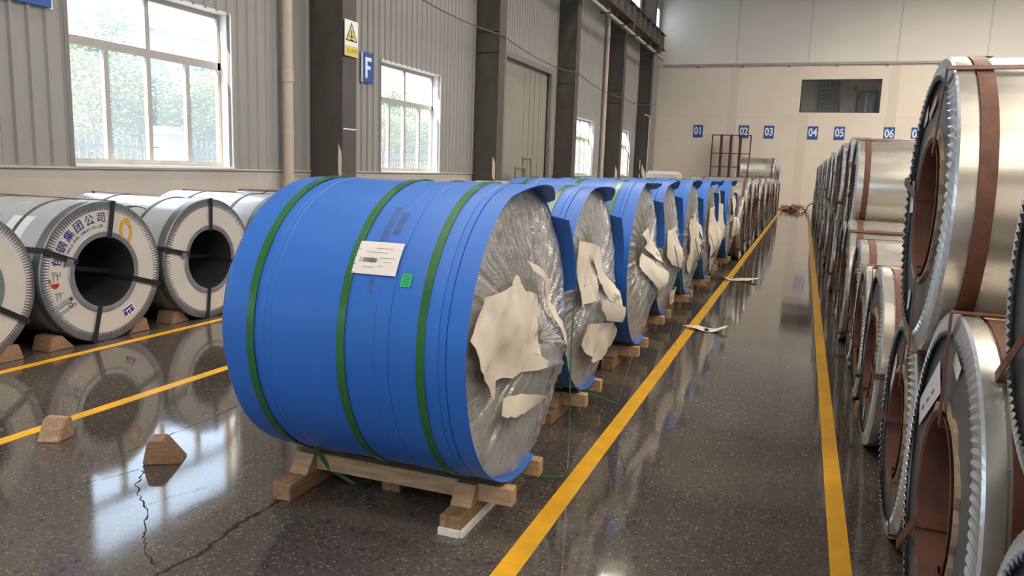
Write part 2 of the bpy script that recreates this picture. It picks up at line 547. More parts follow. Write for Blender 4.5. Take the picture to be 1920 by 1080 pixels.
def sheet_mesh(z0, z1):
    key = (round(z0, 3), round(z1, 3))
    if key not in _sheet:
        prof = []
        W = 0.84
        for k in range(4):
            y = k * 0.21
            prof += [(0.0, y), (0.0, y + .135), (0.028, y + .155), (0.028, y + .185), (0.0, y + .205)]
        prof.append((0.0, W))
        v, f = [], []
        for (x, y) in prof:
            v += [(x, y, z0), (x, y, z1)]
        n = len(prof)
        for i in range(n - 1):
            f.append((2 * i, 2 * i + 2, 2 * i + 3, 2 * i + 1))
        # back skin gives the sheet its depth
        b = len(v)
        v += [(-0.06, 0, z0), (-0.06, 0, z1), (-0.06, W, z0), (-0.06, W, z1)]
        f += [(b, b + 1, b + 3, b + 2), (0, 1, b + 1, b), (2 * n - 2, b + 2, b + 3, 2 * n - 1)]
        _sheet[key] = mk(v, f, CLAD)
    return _sheet[key]


def clad(x, y0, y1, z0, z1, parent, flip=False):
    n = max(1, round((y1 - y0) / 0.84))
    w = (y1 - y0) / n
    for i in range(n):
        o = link('cladding_sheet', sheet_mesh(z0, z1), parent)
        if flip:
            o.location = (x, y0 + (i + 1) * w, 0); o.rotation_euler = (0, 0, PI)
        else:
            o.location = (x, y0 + i * w, 0)
        o.scale = (1, (w - 0.004) / 0.84, 1)


ZC0, ZC1 = 8.9, 10.3       # clerestory band
breaks = sorted([(w[0], w[1], w[3]) for w in WIN] + [(DOOR[0], DOOR[1], DOOR[2])])
y = YF
for (a, b, zt) in breaks:
    clad(XW, y, a, SILL, ZC0, wall_l)
    clad(XW, a, b, zt, ZC0, wall_l)
    y = b
clad(XW, y, YE, SILL, ZC0, wall_l)
box('upper_band', CLAD, (XW - .06, YF, ZC1, XW, YE, ZR), wall_l)
for a, b, z0, z1 in WIN:      # dark stop strip seen beside the reveals
    box('corner_trim', STEEL_MID, (XW + .0, a - .055, z0 - .03, XW + .034, a, z1 + .04), wall_l)

# ---- windows
wcount = 0


def window(a, b, z0, z1, x=XW, sgn=1, fine=True):
    """aluminium sliding window: two fixed lights over four sashes"""
    global wcount
    wcount += 1
    root = thing('window_%d' % wcount, None, None)
    struct(root)
    xo = x - sgn * 0.21
    d = 0.03
    zm = z0 + (z1 - z0) * 0.665
    X0, X1 = sorted((xo - d, xo + d))

    def fr(name, y0, y1, za, zb, dx=0.0, m=WINFRAME):
        return box(name, m, (X0 + dx, y0, za, X1 + dx, y1, zb), root)
    fr('frame_rail', a, b, z1 - .06, z1); fr('frame_rail', a, b, z0, z0 + .07); fr('transom', a, b, zm - .05, zm + .05)
    fr('frame_stile', a, a + .06, z0 + .07, z1 - .06); fr('frame_stile', b - .06, b, z0 + .07, z1 - .06)
    c = (a + b) / 2
    fr('mullion', c - .035, c + .035, zm + .05, z1 - .06)
    fr('mullion', c - .035, c + .035, z0 + .07, zm - .05)
    q = (b - a) / 4
    for yy in (a + q, b - q):
        fr('sash_stile', yy - .035, yy + .035, z0 + .07, zm - .05, 0.012 * sgn)
    # reveals
    R0, R1 = sorted((xo, x + sgn * 0.012))
    box('reveal', WHITEPAINT, (R0, b, z0, R1, b + .02, z1), root)
    box('reveal', WHITEPAINT, (R0, a - .02, z0, R1, a, z1), root)
    box('reveal', WHITEPAINT, (R0, a, z1, R1, b, z1 + .02), root)
    box('sill', WHITEPAINT, (R0, a, z0 - .03, R1 + (.03 if sgn > 0 else 0), b, z0), root)
    for (y0, y1, za, zb) in ((a + .06, c - .035, zm + .05, z1 - .06), (c + .035, b - .06, zm + .05, z1 - .06),
                             (a + .06, a + q - .035, z0 + .07, zm - .05), (a + q + .035, c - .035, z0 + .07, zm - .05),
                             (c + .035, b - q - .035, z0 + .07, zm - .05), (b - q + .035, b - .06, z0 + .07, zm - .05)):
        link('pane', mk([(xo, y0, za), (xo, y1, za), (xo, y1, zb), (xo, y0, zb)], [(0, 1, 2, 3)], GLASS), root)
    return root


for (a, b, z0, z1) in WIN:
    window(a, b, z0, z1)
# clerestory lights between the columns
for i, yc in enumerate(COLS[:-1] + [37.92]):
    y0 = yc + 0.4
    y1 = (COLS[i + 1] if i + 1 < len(COLS) else YE) - 0.4
    wcount += 1
    r = struct(thing('window_%d' % wcount, None, None))
    box('frame_rail', WINFRAME, (XW - .1, y0, ZC0, XW - .02, y1, ZC0 + .06), r)
    box('frame_rail', WINFRAME, (XW - .1, y0, ZC1 - .06, XW - .02, y1, ZC1), r)
    n = 5
    for k in range(n + 1):
        yy = y0 + (y1 - y0) * k / n
        box('mullion', WINFRAME, (XW - .1, yy - .03, ZC0, XW - .02, yy + .03, ZC1), r)
    for k in range(n):
        ya, yb = y0 + (y1 - y0) * k / n + .03, y0 + (y1 - y0) * (k + 1) / n - .03
        link('pane', mk([(XW - .06, ya, ZC0), (XW - .06, yb, ZC0), (XW - .06, yb, ZC1), (XW - .06, ya, ZC1)], [(0, 1, 2, 3)], FROST), r)
    box('pier_sheet', CLAD, (XW - .06, yc - .4, ZC0, XW, yc + .4, ZC1), wall_l)
box('pier_sheet', CLAD, (XW - .06, YF, ZC0, XW, COLS[0] - .4, ZC1), wall_l)
box('pier_sheet', CLAD, (XW - .06, YE - .4, ZC0, XW, YE, ZC1), wall_l)

# ---- sliding door
door = struct(thing('door_1', None, None))
dm = mat('door_leaf_paint', (0.27, 0.245, 0.21), 0.6, var=0.06, vscale=1)
mid = (DOOR[0] + DOOR[1]) / 2 - 0.1
box('door_leaf', dm, (XW - .12, DOOR[0], 0, XW - .05, mid - .012, DOOR[2]), door)
leaf2 = box('door_leaf', dm, (XW - .12, mid + .012, 0, XW - .05, DOOR[1], DOOR[2]), door)
for k in range(1, 4):
    box('leaf_rib', dm, (XW - .05, mid + k * .45, 0, XW - .035, mid + k * .45 + .02, DOOR[2]), leaf2)
wk = box('wicket_frame', STEEL_MID, (XW - .05, mid + .02, 1.90, XW - .02, mid + .78, 1.95), door)
box('wicket_post', STEEL_MID, (XW - .05, mid + .02, 0, XW - .02, mid + .07, 1.9), door)
box('wicket_post', STEEL_MID, (XW - .05, mid + .73, 0, XW - .02, mid + .78, 1.9), door)
box('door_lintel', STEEL_MID, (XW - .12, DOOR[0] - .1, DOOR[2], XW + .1, DOOR[1] + .18, DOOR[2] + .14), door)
box('door_jamb', STEEL_MID, (XW - .12, DOOR[1], 0, XW + .10, DOOR[1] + .16, DOOR[2]), door)
box('door_jamb', STEEL_MID, (XW - .12, DOOR[0] - .16, 0, XW + .10, DOOR[0], DOOR[2]), door)
box('door_seam', BLACK, (XW - .10, mid - .012, 0, XW - .06, mid + .012, DOOR[2]), door)
rail = thing('guard_rail', 'small grey tubular guard frame standing by the big sliding door', 'guard rail', (XW + .35, 20.4, 0))
for yy in (0.0, 0.75):
    link('post', tube([(0, yy, 0), (0, yy, 1.62)], .03, STEEL_MID), rail)
link('top_bar', tube([(0, -.03, 1.62), (0, .78, 1.62)], .03, STEEL_MID), rail)

# ---- steel columns (H sections)
for i, yc in enumerate(COLS):
    near = ['beside the hanging crane warning sign', 'before the big sliding door', 'past the big sliding door', 'past the third lit window', 'nearest the end wall']
    if i < 3:
        lab = 'dark painted steel H column on the window wall behind the start of the yellow lines'
    else:
        lab = 'dark painted steel H column on the window wall ' + near[i - 3]
    c = thing('steel_column', lab, 'column', (XW + .03, yc, 0), group='columns of the window wall')
    D, Wf = 0.60, 0.42
    box('web', STEEL_DK, (0, -.012, 0.03, D, .012, ZC1 + .3), c)
    box('flange', STEEL_DK, (D, -.05, 0.03, D + .025, Wf - .05, ZC1 + .3), c)
    box('flange', STEEL_DK, (0.0, -.05, 0.03, .02, Wf - .05, ZC1 + .3), c)
    box('base_plate', STEEL_DK, (-.0, -.12, 0, D + .1, Wf, .03), c)
    for zz in (4.45, 4.95, 7.2):
        box('stiffener', STEEL_DK, (0.02, -.05, zz, D, -.012, zz + .025), c)
    if i == 3:
        box('white_band', SIGNWHITE, (D + .025, -.03, 2.16, D + .028, Wf - .06, 2.18), c)
    box('crane_bracket', STEEL_DK, (D + .025, .02, 7.3, D + .33, .24, 7.65), c)

# ---- crane runway girder along the columns
g = thing('crane_girder', 'dark steel crane runway girder with vertical stiffeners along the column tops', 'girder', (XW + .78, 0, 7.65))
YG = 39.6
box('web', STEEL_DK, (-.012, YF + 1, .03, .012, YG, .72), g)
box('flange', STEEL_DK, (-.16, YF + 1, 0, .16, YG, .03), g)
box('flange', STEEL_DK, (-.16, YF + 1, .72, .16, YG, .75), g)
y = YF + 1.4
st = boxmesh(STEEL_MID, (-.15, 0, .03, .15, .03, .72))
while y < YG:
    link('stiffener', st, g, (0, y, 0)); y += 1.15
box('crane_rail', RAILGREY, (-.04, YF + 1, .75, .04, YG, .85), g)
g2 = thing('conductor_channel', 'pale steel channel on small dark brackets running under the crane girder', 'rail', (XW + .98, 0, 7.10))
box('channel', RAILGREY, (-.06, YF + 1, 0, .06, YG - .6, .10), g2)
br = boxmesh(STEEL_DK, (-.17, 0, -.10, .28, .05, -.05), (-.17, 0, -.10, -.12, .05, .47))
y = YF + 2
while y < YG - 1:
    link('bracket', br, g2, (0, y, .06)); y += 2.3

# ---- downpipes
for k, (yy, lab) in enumerate(((10.45, 'beige plastic downpipe running down beside the window over the white coils'), (31.0, 'beige plastic downpipe on the wall past the third lit window'))):
    p = thing('downpipe', lab, 'pipe', (XW + .14, yy, 0))
    link('pipe', lathe_z := tube([(0, 0, 0.0), (0, 0, ZC0 + .8)], .085, PVC, 20), p)
    for zz in (0.9, 2.05, 3.1, 4.2, 5.3, 6.4):
        link('pipe_collar', tube([(0, 0, zz - .03), (0, 0, zz + .03)], .092, PVC, 20), p)
    link('socket', tube([(0, 0, 2.85), (0, 0, 3.02)], .096, PVC, 20), p)
    for zz in (1.2, 3.6):
        box('wall_clip', PVC, (-.12, -.02, zz, 0, .02, zz + .03), p)
# wall conduit near the corner
p = thing('wall_conduit', 'thin bent metal conduit on the last dark column by the end wall', 'pipe', (XW + .72, 37.7, 0))
link('pipe', tube([(0, 0, 0), (0, 0, 4.2), (0, -.1, 4.3), (-.0, -1.2, 4.32)], .035, PVC, 8), p)

# ---- hanging cable
pts = []
ky = [(8.0, 5.05), (13.98, 4.81), (18.3, 4.86), (25.1, 4.80), (31.9, 4.66), (38.2, 4.95), (39.2, 5.1)]
for (a, b) in zip(ky, ky[1:]):
    for t in range(10):
        u = t / 10
        pts.append((XW + .69, a[0] + (b[0] - a[0]) * u, a[1] + (b[1] - a[1]) * u - .16 * 4 * u * (1 - u) * (.4 if b[0] - a[0] < 5 else 1)))
o = link('hanging_cable', tube(pts, .014, mat('grey_cable', (0.10, .095, .085), .6), 6))
tag(o, 'thin dark cable sagging from column to column along the window wall', 'cable')

# ---- end wall (with an opening for the upstairs room window)
WX0, WX1, WZ0, WZ1 = -0.57, 3.19, 4.97, 6.63
wall_b = struct(link('wall_back', boxmesh(PLASTER, (XW - .3, YE, 0, WX0, YE + .3, 7.36), (WX1, YE, 0, XR, YE + .3, 7.36),
                                          (WX0, YE, 0, WX1, YE + .3, WZ0), (WX0, YE, WZ1, WX1, YE + .3, 7.36))))
box('upper_wall', PLASTER_UP, (XW - .3, YE, 7.36, XR, YE + .3, ZR), wall_b)
for xs in (-3.9, -0.35, 3.75, 7.6, 11):
    box('wall_panel_seam', SEAM, (xs - .22, YE - .012, 0.0, xs + .22, YE, 4.9 if WX0 - .3 < xs < WX1 else 7.34), wall_b)
    box('wall_panel_seam', mat('upper_seam', (0.60, 0.57, 0.53), .85), (xs - .05, YE - .008, 7.46, xs + .05, YE, ZR), wall_b)
tr = struct(box('trim_1', RAILGREY, (XW + .3, YE - .10, 7.34, XR, YE, 7.46)))
for k in range(8):
    box('bracket', STEEL_MID, (-5.9 + k * 2.3, YE - .12, 7.26, -5.8 + k * 2.3, YE, 7.34), tr)
for zz in (2.62, 3.45, 4.72):
    box('wall_joint_line', SEAM, (XW, YE - .006, zz, XR, YE, zz + .025), wall_b)

# upstairs room window
wr = struct(thing('window_20', None, None))
for nm, bb in (('frame_rail', (WX0, YE + .05, WZ0, WX1, YE + .13, WZ0 + .05)), ('frame_rail', (WX0, YE + .05, WZ1 - .05, WX1, YE + .13, WZ1)),
               ('frame_stile', (WX0, YE + .05, WZ0, WX0 + .06, YE + .13, WZ1)), ('frame_stile', (WX1 - .06, YE + .05, WZ0, WX1, YE + .13, WZ1)),
               ('mullion', (1.27, YE + .05, WZ0, 1.35, YE + .13, WZ1))):
    box(nm, DARKFRAME, bb, wr)
for x0, x1 in ((WX0 + .06, 1.27), (1.35, WX1 - .06)):
    link('pane', mk([(x0, YE + .09, WZ0 + .05), (x1, YE + .09, WZ0 + .05), (x1, YE + .09, WZ1 - .05), (x0, YE + .09, WZ1 - .05)], [(0, 1, 2, 3)], ROOMGLASS), wr)
ROOMW = mat('room_wall_paint', (0.60, 0.58, 0.50), .8)
room = struct(link('wall_upstairs', boxmesh(ROOMW, (WX0 - .6, YE + 3.0, 4.2, WX1 + .8, YE + 3.1, 7.3), (WX0 - .7, YE + .3, 4.2, WX0 - .6, YE + 3.1, 7.3),
                                            (WX1 + .8, YE + .3, 4.2, WX1 + .9, YE + 3.1, 7.3), (WX0 - .7, YE + .3, 4.1, WX1 + .9, YE + 3.1, 4.2), (WX0 - .7, YE + .3, 7.3, WX1 + .9, YE + 3.1, 7.4))))
lat = thing('lattice_shelf', 'grey lattice screen of small square openings inside the upstairs window', 'shelf', (.33, YE + 2.7, 4.2))
LATM = mat('lattice_grey', (0.16, 0.18, .185), .6)
LATB = mat('lattice_back', (0.36, 0.41, .42), .7)
box('back_panel', LATB, (0, .1, 0.75, 1.05, .14, 2.62), lat)
for k in range(6):
    box('upright', LATM, (k * .205 - .015, 0, .75, k * .205 + .035, .1, 2.62), lat)
for k in range(9):
    box('slat', LATM, (0, -.005, .75 + k * .23, 1.05, .1, .80 + k * .23), lat)
dr = thing('room_door', 'dark framed door with curtain strips inside the upstairs window', 'door', (2.22, YE + 2.9, 4.2))
box('frame', DARKFRAME, (0, 0, 0, .09, .1, 2.05), dr); box('frame', DARKFRAME, (.93, 0, 0, 1.05, .1, 2.05), dr); box('frame', DARKFRAME, (0, 0, 2.05, 1.05, .1, 2.15), dr)
box('door_leaf', mat('door_grey', (0.25, .29, .30), .4), (.09, .04, 0, .93, .08, 2.05), dr)
box('curtain_strip', mat('curtain_white', (0.8, .85, .88), .7), (.43, .0, 0, .56, .04, 2.03), dr)
box('curtain_strip', mat('curtain_lilac', (0.62, .62, .68), .7), (.66, .0, 0, .84, .04, 2.03), dr)
o = box('wall_speaker', DARKFRAME, (2.02, YE + 2.85, 6.42, 2.22, YE + 3.0, 6.57)); tag(o, 'small black box on the wall above the upstairs room door', 'speaker')

# ---- number signs on the end wall
for k, xs in enumerate((-5.63, -3.24, -1.97, 0.18, 1.45, 3.74, 4.98)):
    wh = ('nearest the window wall', 'above the steel rack', 'just past the steel rack', 'below the edge of the upstairs window', 'below the upstairs window middle', 'just past the upstairs window', 'half hidden by the big upper coil')[k]
    s = thing('number_sign', 'blue sign reading 0%d on the end wall, %s' % (k + 1, wh), 'sign', (xs, YE - .03, 3.95), group='number signs on the end wall')
    box('board', SIGNBLUE, (-.25, 0, -.33, .25, .03, .33), s)
    text('digits', '0%d' % (k + 1), 0.56, SIGNWHITE, (0, -.006, 0), (1, 0, 0), (0, 0, 1), s, scale=(.76, 1.0), extrude=.004, bold=.012)

# ---- signs on the window wall
s = thing('hanging_load_sign', 'white and yellow warning sign with black triangle hung on the dark column', 'sign', (XW + .03 + .655, 11.44, 3.66))
box('board', SIGNWHITE, (0, -.2, -.29, .008, .2, .29), s)
box('caption_panel', SIGNYEL, (.008, -.19, -.285, .010, .19, -.12), s)


def tri(name, r, m, x, parent, cz):
    link(name, mk([(x, -r * .866, cz - r * .5), (x, r * .866, cz - r * .5), (x, 0, cz + r * 1.0)], [(0, 1, 2)], m), parent)


tri('triangle_border', .205, BLACK, .0095, s, .055); tri('triangle', .165, SIGNYEL, .0105, s, .053)
link('crane_pictogram', boxmesh(BLACK, (.0115, -.05, -.03, .012, .05, .03 - .045), (.0115, -.012, .0, .012, .012, .13), (.0115, -.07, .022, .012, .07, .036)), s)
text('caption', '当心吊物', .085, mat('caption_olive', (.25, .2, .02), .6), (.0115, 0, -.205), (0, 1, 0), (0, 0, 1), s)
s = thing('letter_sign', 'blue sign with a white letter F between column and window', 'sign', (XW + .032, 13.02, 3.40))
box('board', SIGNBLUE, (0, -.2, -.28, .02, .2, .28), s)
box('white_edge', SIGNWHITE, (0, -.225, -.28, .021, -.2, .28), s)
link('letter', boxmesh(SIGNWHITE, (.02, -.10, -.19, .023, -.03, .19), (.02, -.03, .12, .023, .115, .19), (.02, -.03, -.03, .023, .085, .035)), s)
s = thing('wall_sign', 'blue sign panel high on the wall beside the window over the white coils', 'sign', (XW + .032, 6.1, 3.48))
box('board', SIGNBLUE, (0, -.31, -.30, .02, .31, .30), s)
box('white_edge', SIGNWHITE, (0, .29, -.31, .018, .325, .30), s)

# ---- right and front walls, roof (behind the camera or hidden by the coils)
wall_r = struct(link('wall_right', boxmesh(CONC, (XR, YF, 0, XR + .28, YE, SILL))))
RW = [(-9, -5), (-2, 2), (5, 9), (12, 16), (19, 23), (26, 30), (33, 37)]
y = YF
for a, b in RW:
    clad(XR, y, a, SILL, ZC1, wall_r, True); clad(XR, a, b, 3.9, ZC1, wall_r, True); y = b
clad(XR, y, YE, SILL, ZC1, wall_r, True)
box('upper_band', CLAD, (XR, YF, ZC1, XR + .06, YE, ZR), wall_r)
for a, b in RW:
    window(a, b, 1.46, 3.9, XR, -1)
wall_f = struct(link('wall_front', boxmesh(CLAD, (XW, YF - .2, 0, -3.5, YF, ZR), (3.5, YF - .2, 0, XR, YF, ZR), (-3.5, YF - .2, 5.2, 3.5, YF, ZR))))
SKX = (-5.1, 4.4, 6.1, 7.8, 9.5, 11.2, 12.9)  # left strip inferred from floor reflection; extra strips added to brighten the end wall
SW = 0.45
strips = []
edges = [XW]
for xs in SKX:
    edges += [xs - SW, xs + SW]
edges.append(XR)
ROOFM = mat('roof_sheet', (0.38, .37, .34), .6)
ceil = struct(link('ceiling', boxmesh(ROOFM, *[(edges[2 * k], YF, ZR, edges[2 * k + 1], YE, ZR + .1) for k in range(8)])))
pm = boxmesh(SKYFILL, (-SW, 0, ZR + .02, SW, 5.4, ZR + .05))
gm = boxmesh(ROOFM, (-SW, 5.4, ZR, SW, 5.7, ZR + .1))
em_ = boxmesh(ROOFM, (-SW, 0, ZR, SW, 5.7, ZR + .1))
for xs in SKX:
    for k in range(10):
        if (k > 6 and xs < 0) or k > 8 or (k < 6 and xs in (6.1, 9.5, 12.9)):  # strips glowing only in the far half are added fill for the end wall
            link('roof_infill', em_, ceil, (xs, YF + k * 5.7, 0)); continue
        link('skylight_fill_panel', pm, ceil, (xs, YF + k * 5.7, 0)); link('roof_panel_bar', gm, ceil, (xs, YF + k * 5.7, 0))
for yc in COLS:
    box('roof_beam', STEEL_MID, (XW, yc - .1, ZR - .75, XR, yc + .12, ZR - .02), ceil)

# ================================================================== OUTSIDE THE WINDOWS
struct(box('ground', GROUND, (-70, -40, -.25, XW - .3, 120, -.05)))


def leaf_crown(seed, n, m, rx, rz, h0):
    rnd = random.Random(seed)
    v, f = [], []
    clumps = [(rnd.gauss(0, rx * .42), rnd.gauss(0, rx * .42), h0 + rnd.uniform(.0, 1) * rz * 2, rnd.uniform(.35, .7)) for _ in range(26)]
    for i in range(n):
        c = rnd.choice(clumps)
        p = Vector((c[0] + rnd.gauss(0, c[3] * .55), c[1] + rnd.gauss(0, c[3] * .55), c[2] + rnd.gauss(0, c[3] * .5)))
        a = Vector((rnd.gauss(0, 1), rnd.gauss(0, 1), rnd.gauss(0, .5))).normalized()
        b = a.cross(Vector((rnd.gauss(0, 1), rnd.gauss(0, 1), rnd.gauss(0, 1)))).normalized()
        s = rnd.uniform(.03, .068)
        k = len(v)
        v += [tuple(p - a * s), tuple(p + b * s * .5), tuple(p + a * s), tuple(p - b * s * .5)]
        f.append((k, k + 1, k + 2, k + 3))
    me = bpy.data.meshes.new('mesh'); me.from_pydata(v, [], f); me.materials.append(m)
    return me


crowns = [leaf_crown(3, 17000, LEAF, 1.25, 1.75, .7), leaf_crown(5, 17000, LEAF2, 1.25, 1.65, .7), leaf_crown(9, 17000, LEAF, 1.2, 1.9, .8)]
trunk = tube([(0, 0, -.1), (.05, .03, 1.2), (-.03, .05, 2.6), (.05, 0, 3.8)], .06, BARK, 8)
branch = tube([(0, 0, 1.2), (.4, .4, 2.2), (.6, .7, 3.1)], .03, BARK, 6)
branch2 = tube([(0, 0, 1.0), (-.5, -.3, 2.0), (-.7, -.6, 3.0)], .03, BARK, 6)
tree_spots = []
for k in range(6): tree_spots.append((-15.4 + .5 * math.sin(k * 2.1), 10 + k * 2.2))
for k in range(5): tree_spots.append((-15.5 + .5 * math.sin(k * 1.7), 23.6 + k * 2.3))
for k in range(4): tree_spots.append((-15.4 + .4 * math.sin(k * 1.3), 47 + k * 2.6))
for k in range(3): tree_spots.append((-14.2, 62 + k * 3.4))
for k in range(6): tree_spots.append((-18.9 + .5 * math.sin(k * 2.9), 14 + k * 3.4))
for k, (tx, ty) in enumerate(tree_spots):
    v = k % 3
    where = 'window over the white coils' if ty < 22 else 'window by the F sign' if ty < 40 else 'far windows'
    t = thing('tree', ('yellow green' if v == 1 else 'bright green') + ' leafy tree outside the ' + where + (', in the back line' if tx < -17.5 else ', by the fence'), 'tree', (tx, ty, -.05), rotz=k * 1.9, group='trees outside the windows')
    t.scale = (1, 1, .92 + .12 * math.sin(k * 3.3))
    link('foliage', crowns[v], t)['kind'] = 'stuff'
    link('trunk', trunk, t); link('branch', branch, t); link('branch', branch2, t)
for k, (y0, y1) in enumerate(((7.6, 11.84), (12.32, 17.5), (18, 24.5), (25, 31.5), (32, 45))):
    fn = thing('iron_fence', 'dark iron picket fence panel in front of the trees outside', 'fence', (-12.0, y0, 0), group='iron fence panels outside')
    for zz in (.3, 1.75):
        box('rail', IRON, (-.02, 0, zz, .02, y1 - y0, zz + .04), fn)
    n = int((y1 - y0) / .16)
    o = link('pickets', boxmesh(IRON, *[(-.012, j * .16 + .05, .0, .012, j * .16 + .075, 1.95) for j in range(n)]), fn)
    o['kind'] = 'stuff'
for k, yy in enumerate((12.08, 17.75, 24.75, 31.75)):
    pl = thing('gate_pillar', 'pale stone fence pillar with a stepped cap outside the windows', 'pillar', (-12.0, yy, -.05), group='fence pillars outside')
    box('shaft', STONE, (-.22, -.22, 0, .22, .22, 2.08), pl)
    box('cap', STONE, (-.27, -.27, 2.08, .27, .27, 2.17), pl)
    box('cap', STONE, (-.2, -.2, 2.17, .2, .2, 2.24), pl)
bl = thing('far_building', 'pale flat roofed building behind trees outside the window over the white coils', 'building', (-30, 20, 0))
box('wall', BRICKRED, (-8, 0, 0, 0, 22, 7.6), bl)
box('roof', mat('roof_edge', (.35, .36, .40), .7), (-8.4, -.6, 7.6, .5, 22.6, 8.2), bl)
wmm = boxmesh(mat('far_window', (.2, .24, .28), .2), (0, 0, 4.2, .05, 2.0, 6.2))
for k in range(6):
    link('window', wmm, bl, (0, 1.2 + k * 3.5, 0))

# ================================================================== COILS WITH WHITE FACES (left row)
WR, WB, WL = 0.60, 0.30, 1.55


def pleat_ring(R, rin, x0, amp, teeth, m, slant=0.0, lift=0.0, saw=0.0, n_r=4, lip=0.09, m2=None):
    """edge protector: outer lip on the shell plus a pleated flange lying on the face"""
    N = teeth * 4
    v, f = [], []
    prof = [(-lip, R + .004, 0), (-.004, R + .005, 0), (0.004, R - .002, 0.1)]
    for k in range(1, n_r + 1):
        t = k / n_r
        prof.append((0.004 + lift * t, R - (R - rin) * t, t))
    P = len(prof)
    for j in range(N):
        a = 2 * PI * j / N
        ph = (j % 4)
        wave = (0, 1, 0, -1)[ph]
        for (x, r, t) in prof:
            aa = a + slant * t * 2 * PI / teeth
            rr = r + (saw * (1 if ph < 2 else -1) if t == 1 else 0)
            xx = x + amp * wave * t
            v.append((x0 + xx, rr * math.cos(aa), rr * math.sin(aa)))
    for j in range(N):
        j2 = (j + 1) % N
        for i in range(P - 1):
            f.append((j * P + i, j2 * P + i, j2 * P + i + 1, j * P + i + 1))
    me = mk(v, f, m, False)
    if m2:
        me.materials.append(m2)
        for p in me.polygons:
            if p.index % (P - 1) == 0: p.material_index = 1
    return me


def annulus(x, r0, r1, m, n=96):
    return lathe([(x, r0), (x, r1)], m, n, False)


w_body = lathe([(-.02, WR - .01), (-.02, WR), (-WL, WR), (-WL, WB), (-WL + .001, WB)], WHITESHEET, 96)
w_lip = lathe([(-.02, WR), (-.02, WR + .006), (-.075, WR + .006), (-.075, WR)], GREYRING, 96)
w_ring = pleat_ring(WR + .002, WR - .072, -.004, .0035, 150, GREYRING, lift=.002)
w_face = annulus(.0, WB + .03, WR - .05, WHITEFACE)
w_in = lathe([(-.06, WB + .001), (.008, WB + .001), (.010, WB + .008), (.010, WB + .045), (.002, WB + .05)], GREYIN, 96)
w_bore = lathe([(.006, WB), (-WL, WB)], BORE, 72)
w_back = annulus(-WL - .002, WB, WR, WHITEFACE)
w_path = [(.014, WR + .012), (-WL - .01, WR + .012), (-WL - .01, WB - .008), (.014, WB - .008)]
w_straps = [eye_strap(math.radians(a), w_path, .042, BLKSTRAP) for a in (80, 158, -104, -17)]
w_band = [lathe([(x - .016, WR + .001), (x - .016, WR + .008), (x + .016, WR + .008), (x + .016, WR + .001)], mat('band_grey', (.16, .16, .16), .4, .6), 96) for x in (-.42, -1.12)]
w_cross = ribbon([(-.25, -WB + .01, .06), (-.25, WB - .01, -.05)], (0, .18, 1), .04, .003, BLKSTRAP)
w_seal = boxmesh(mat('seal_steel', (.45, .45, .44), .35, .8), (.017, -.03, -.024, .021, .03, .024))


def white_coil(y, x, R, label, roll=0.0, group='white faced coils along the window wall', detail=True):
    t = thing('paper_faced_coil', label, 'steel coil', (x, y, R + .004))
    t['group'] = group
    s = R / WR
    t.scale = (1, s, s)
    t.rotation_euler = (roll, 0, 0)
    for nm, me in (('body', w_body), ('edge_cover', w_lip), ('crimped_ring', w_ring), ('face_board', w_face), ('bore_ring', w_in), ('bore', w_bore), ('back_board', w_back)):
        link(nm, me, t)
    for me in w_straps:
        link('strap', me, t)
    for me in w_band:
        link('band', me, t)
    if detail:
        link('cross_strap', w_cross, t)
        o = link('strap_seal', w_seal, t); o.location = (0, -.35 * math.cos(.2), .12); o.rotation_euler = (-.35, 0, 0)
    return t


XA = -5.56
WORDS = ['first', 'second', 'third', 'fourth', 'fifth', 'sixth', 'seventh', 'eighth', 'ninth', 'tenth', 'eleventh', 'twelfth', 'thirteenth', 'fourteenth', 'fifteenth', 'sixteenth', 'seventeenth', 'eighteenth', 'nineteenth', 'twentieth']
for t_ in WORDS[:9]: WORDS.append('twenty-' + t_)
c0 = white_coil(3.64, XA - .04, .595, 'white faced coil touching the lettered coil where its lettering starts', roll=-.25)
cA = white_coil(4.85, XA, .60, 'white faced coil with blue arc lettering and an orange sprayed ring')
cB = white_coil(6.07, XA + .03, .595, 'plain white faced coil beside the lettered one, with a dusty face', roll=.14)
ys = [7.3, 8.52, 9.76, 11.0]
for k, yy in enumerate(ys):
    white_coil(yy, XA + .02 * math.sin(k * 2), .60, 'white faced coil behind the blue row, %s past the plain white one' % WORDS[k], roll=k * .4, group='white coils behind the blue row', detail=False)
yy = 12.35
k = 0
while yy < 34:
    white_coil(yy, XA + .03 * math.sin(k * 2.3), .65, 'pale coil whose top shows over the blue coils, %s of those' % WORDS[k], roll=.5 * k, group='pale coils seen over the blue row', detail=False)
    yy += 1.36; k += 1

# lettering and marks on the lettered coil (face plane, local y right, z up)


def arc_text(body, r, a_start, a_step, size, m, parent, name, x=.0035, squash=1.0):
    for i, ch in enumerate(body):
        if ch == ' ': continue
        a = math.radians(a_start - a_step * i)
        pos = (x, r * math.cos(a), r * math.sin(a))
        rt = (0, math.sin(a), -math.cos(a)); up = (0, math.cos(a), math.sin(a))
        text(name, ch, size, m, pos, rt, up, parent, scale=(squash, 1), bold=size * .010)


arc_text('包钢集团公司', .462, 163, 14.2, .096, NAVY, cA, 'letter')
arc_text('BAOTOU IRON & STEEL (GROUP) CO.,LTD', .396, 167.5, 2.25, .030, NAVY, cA, 'small_letter')
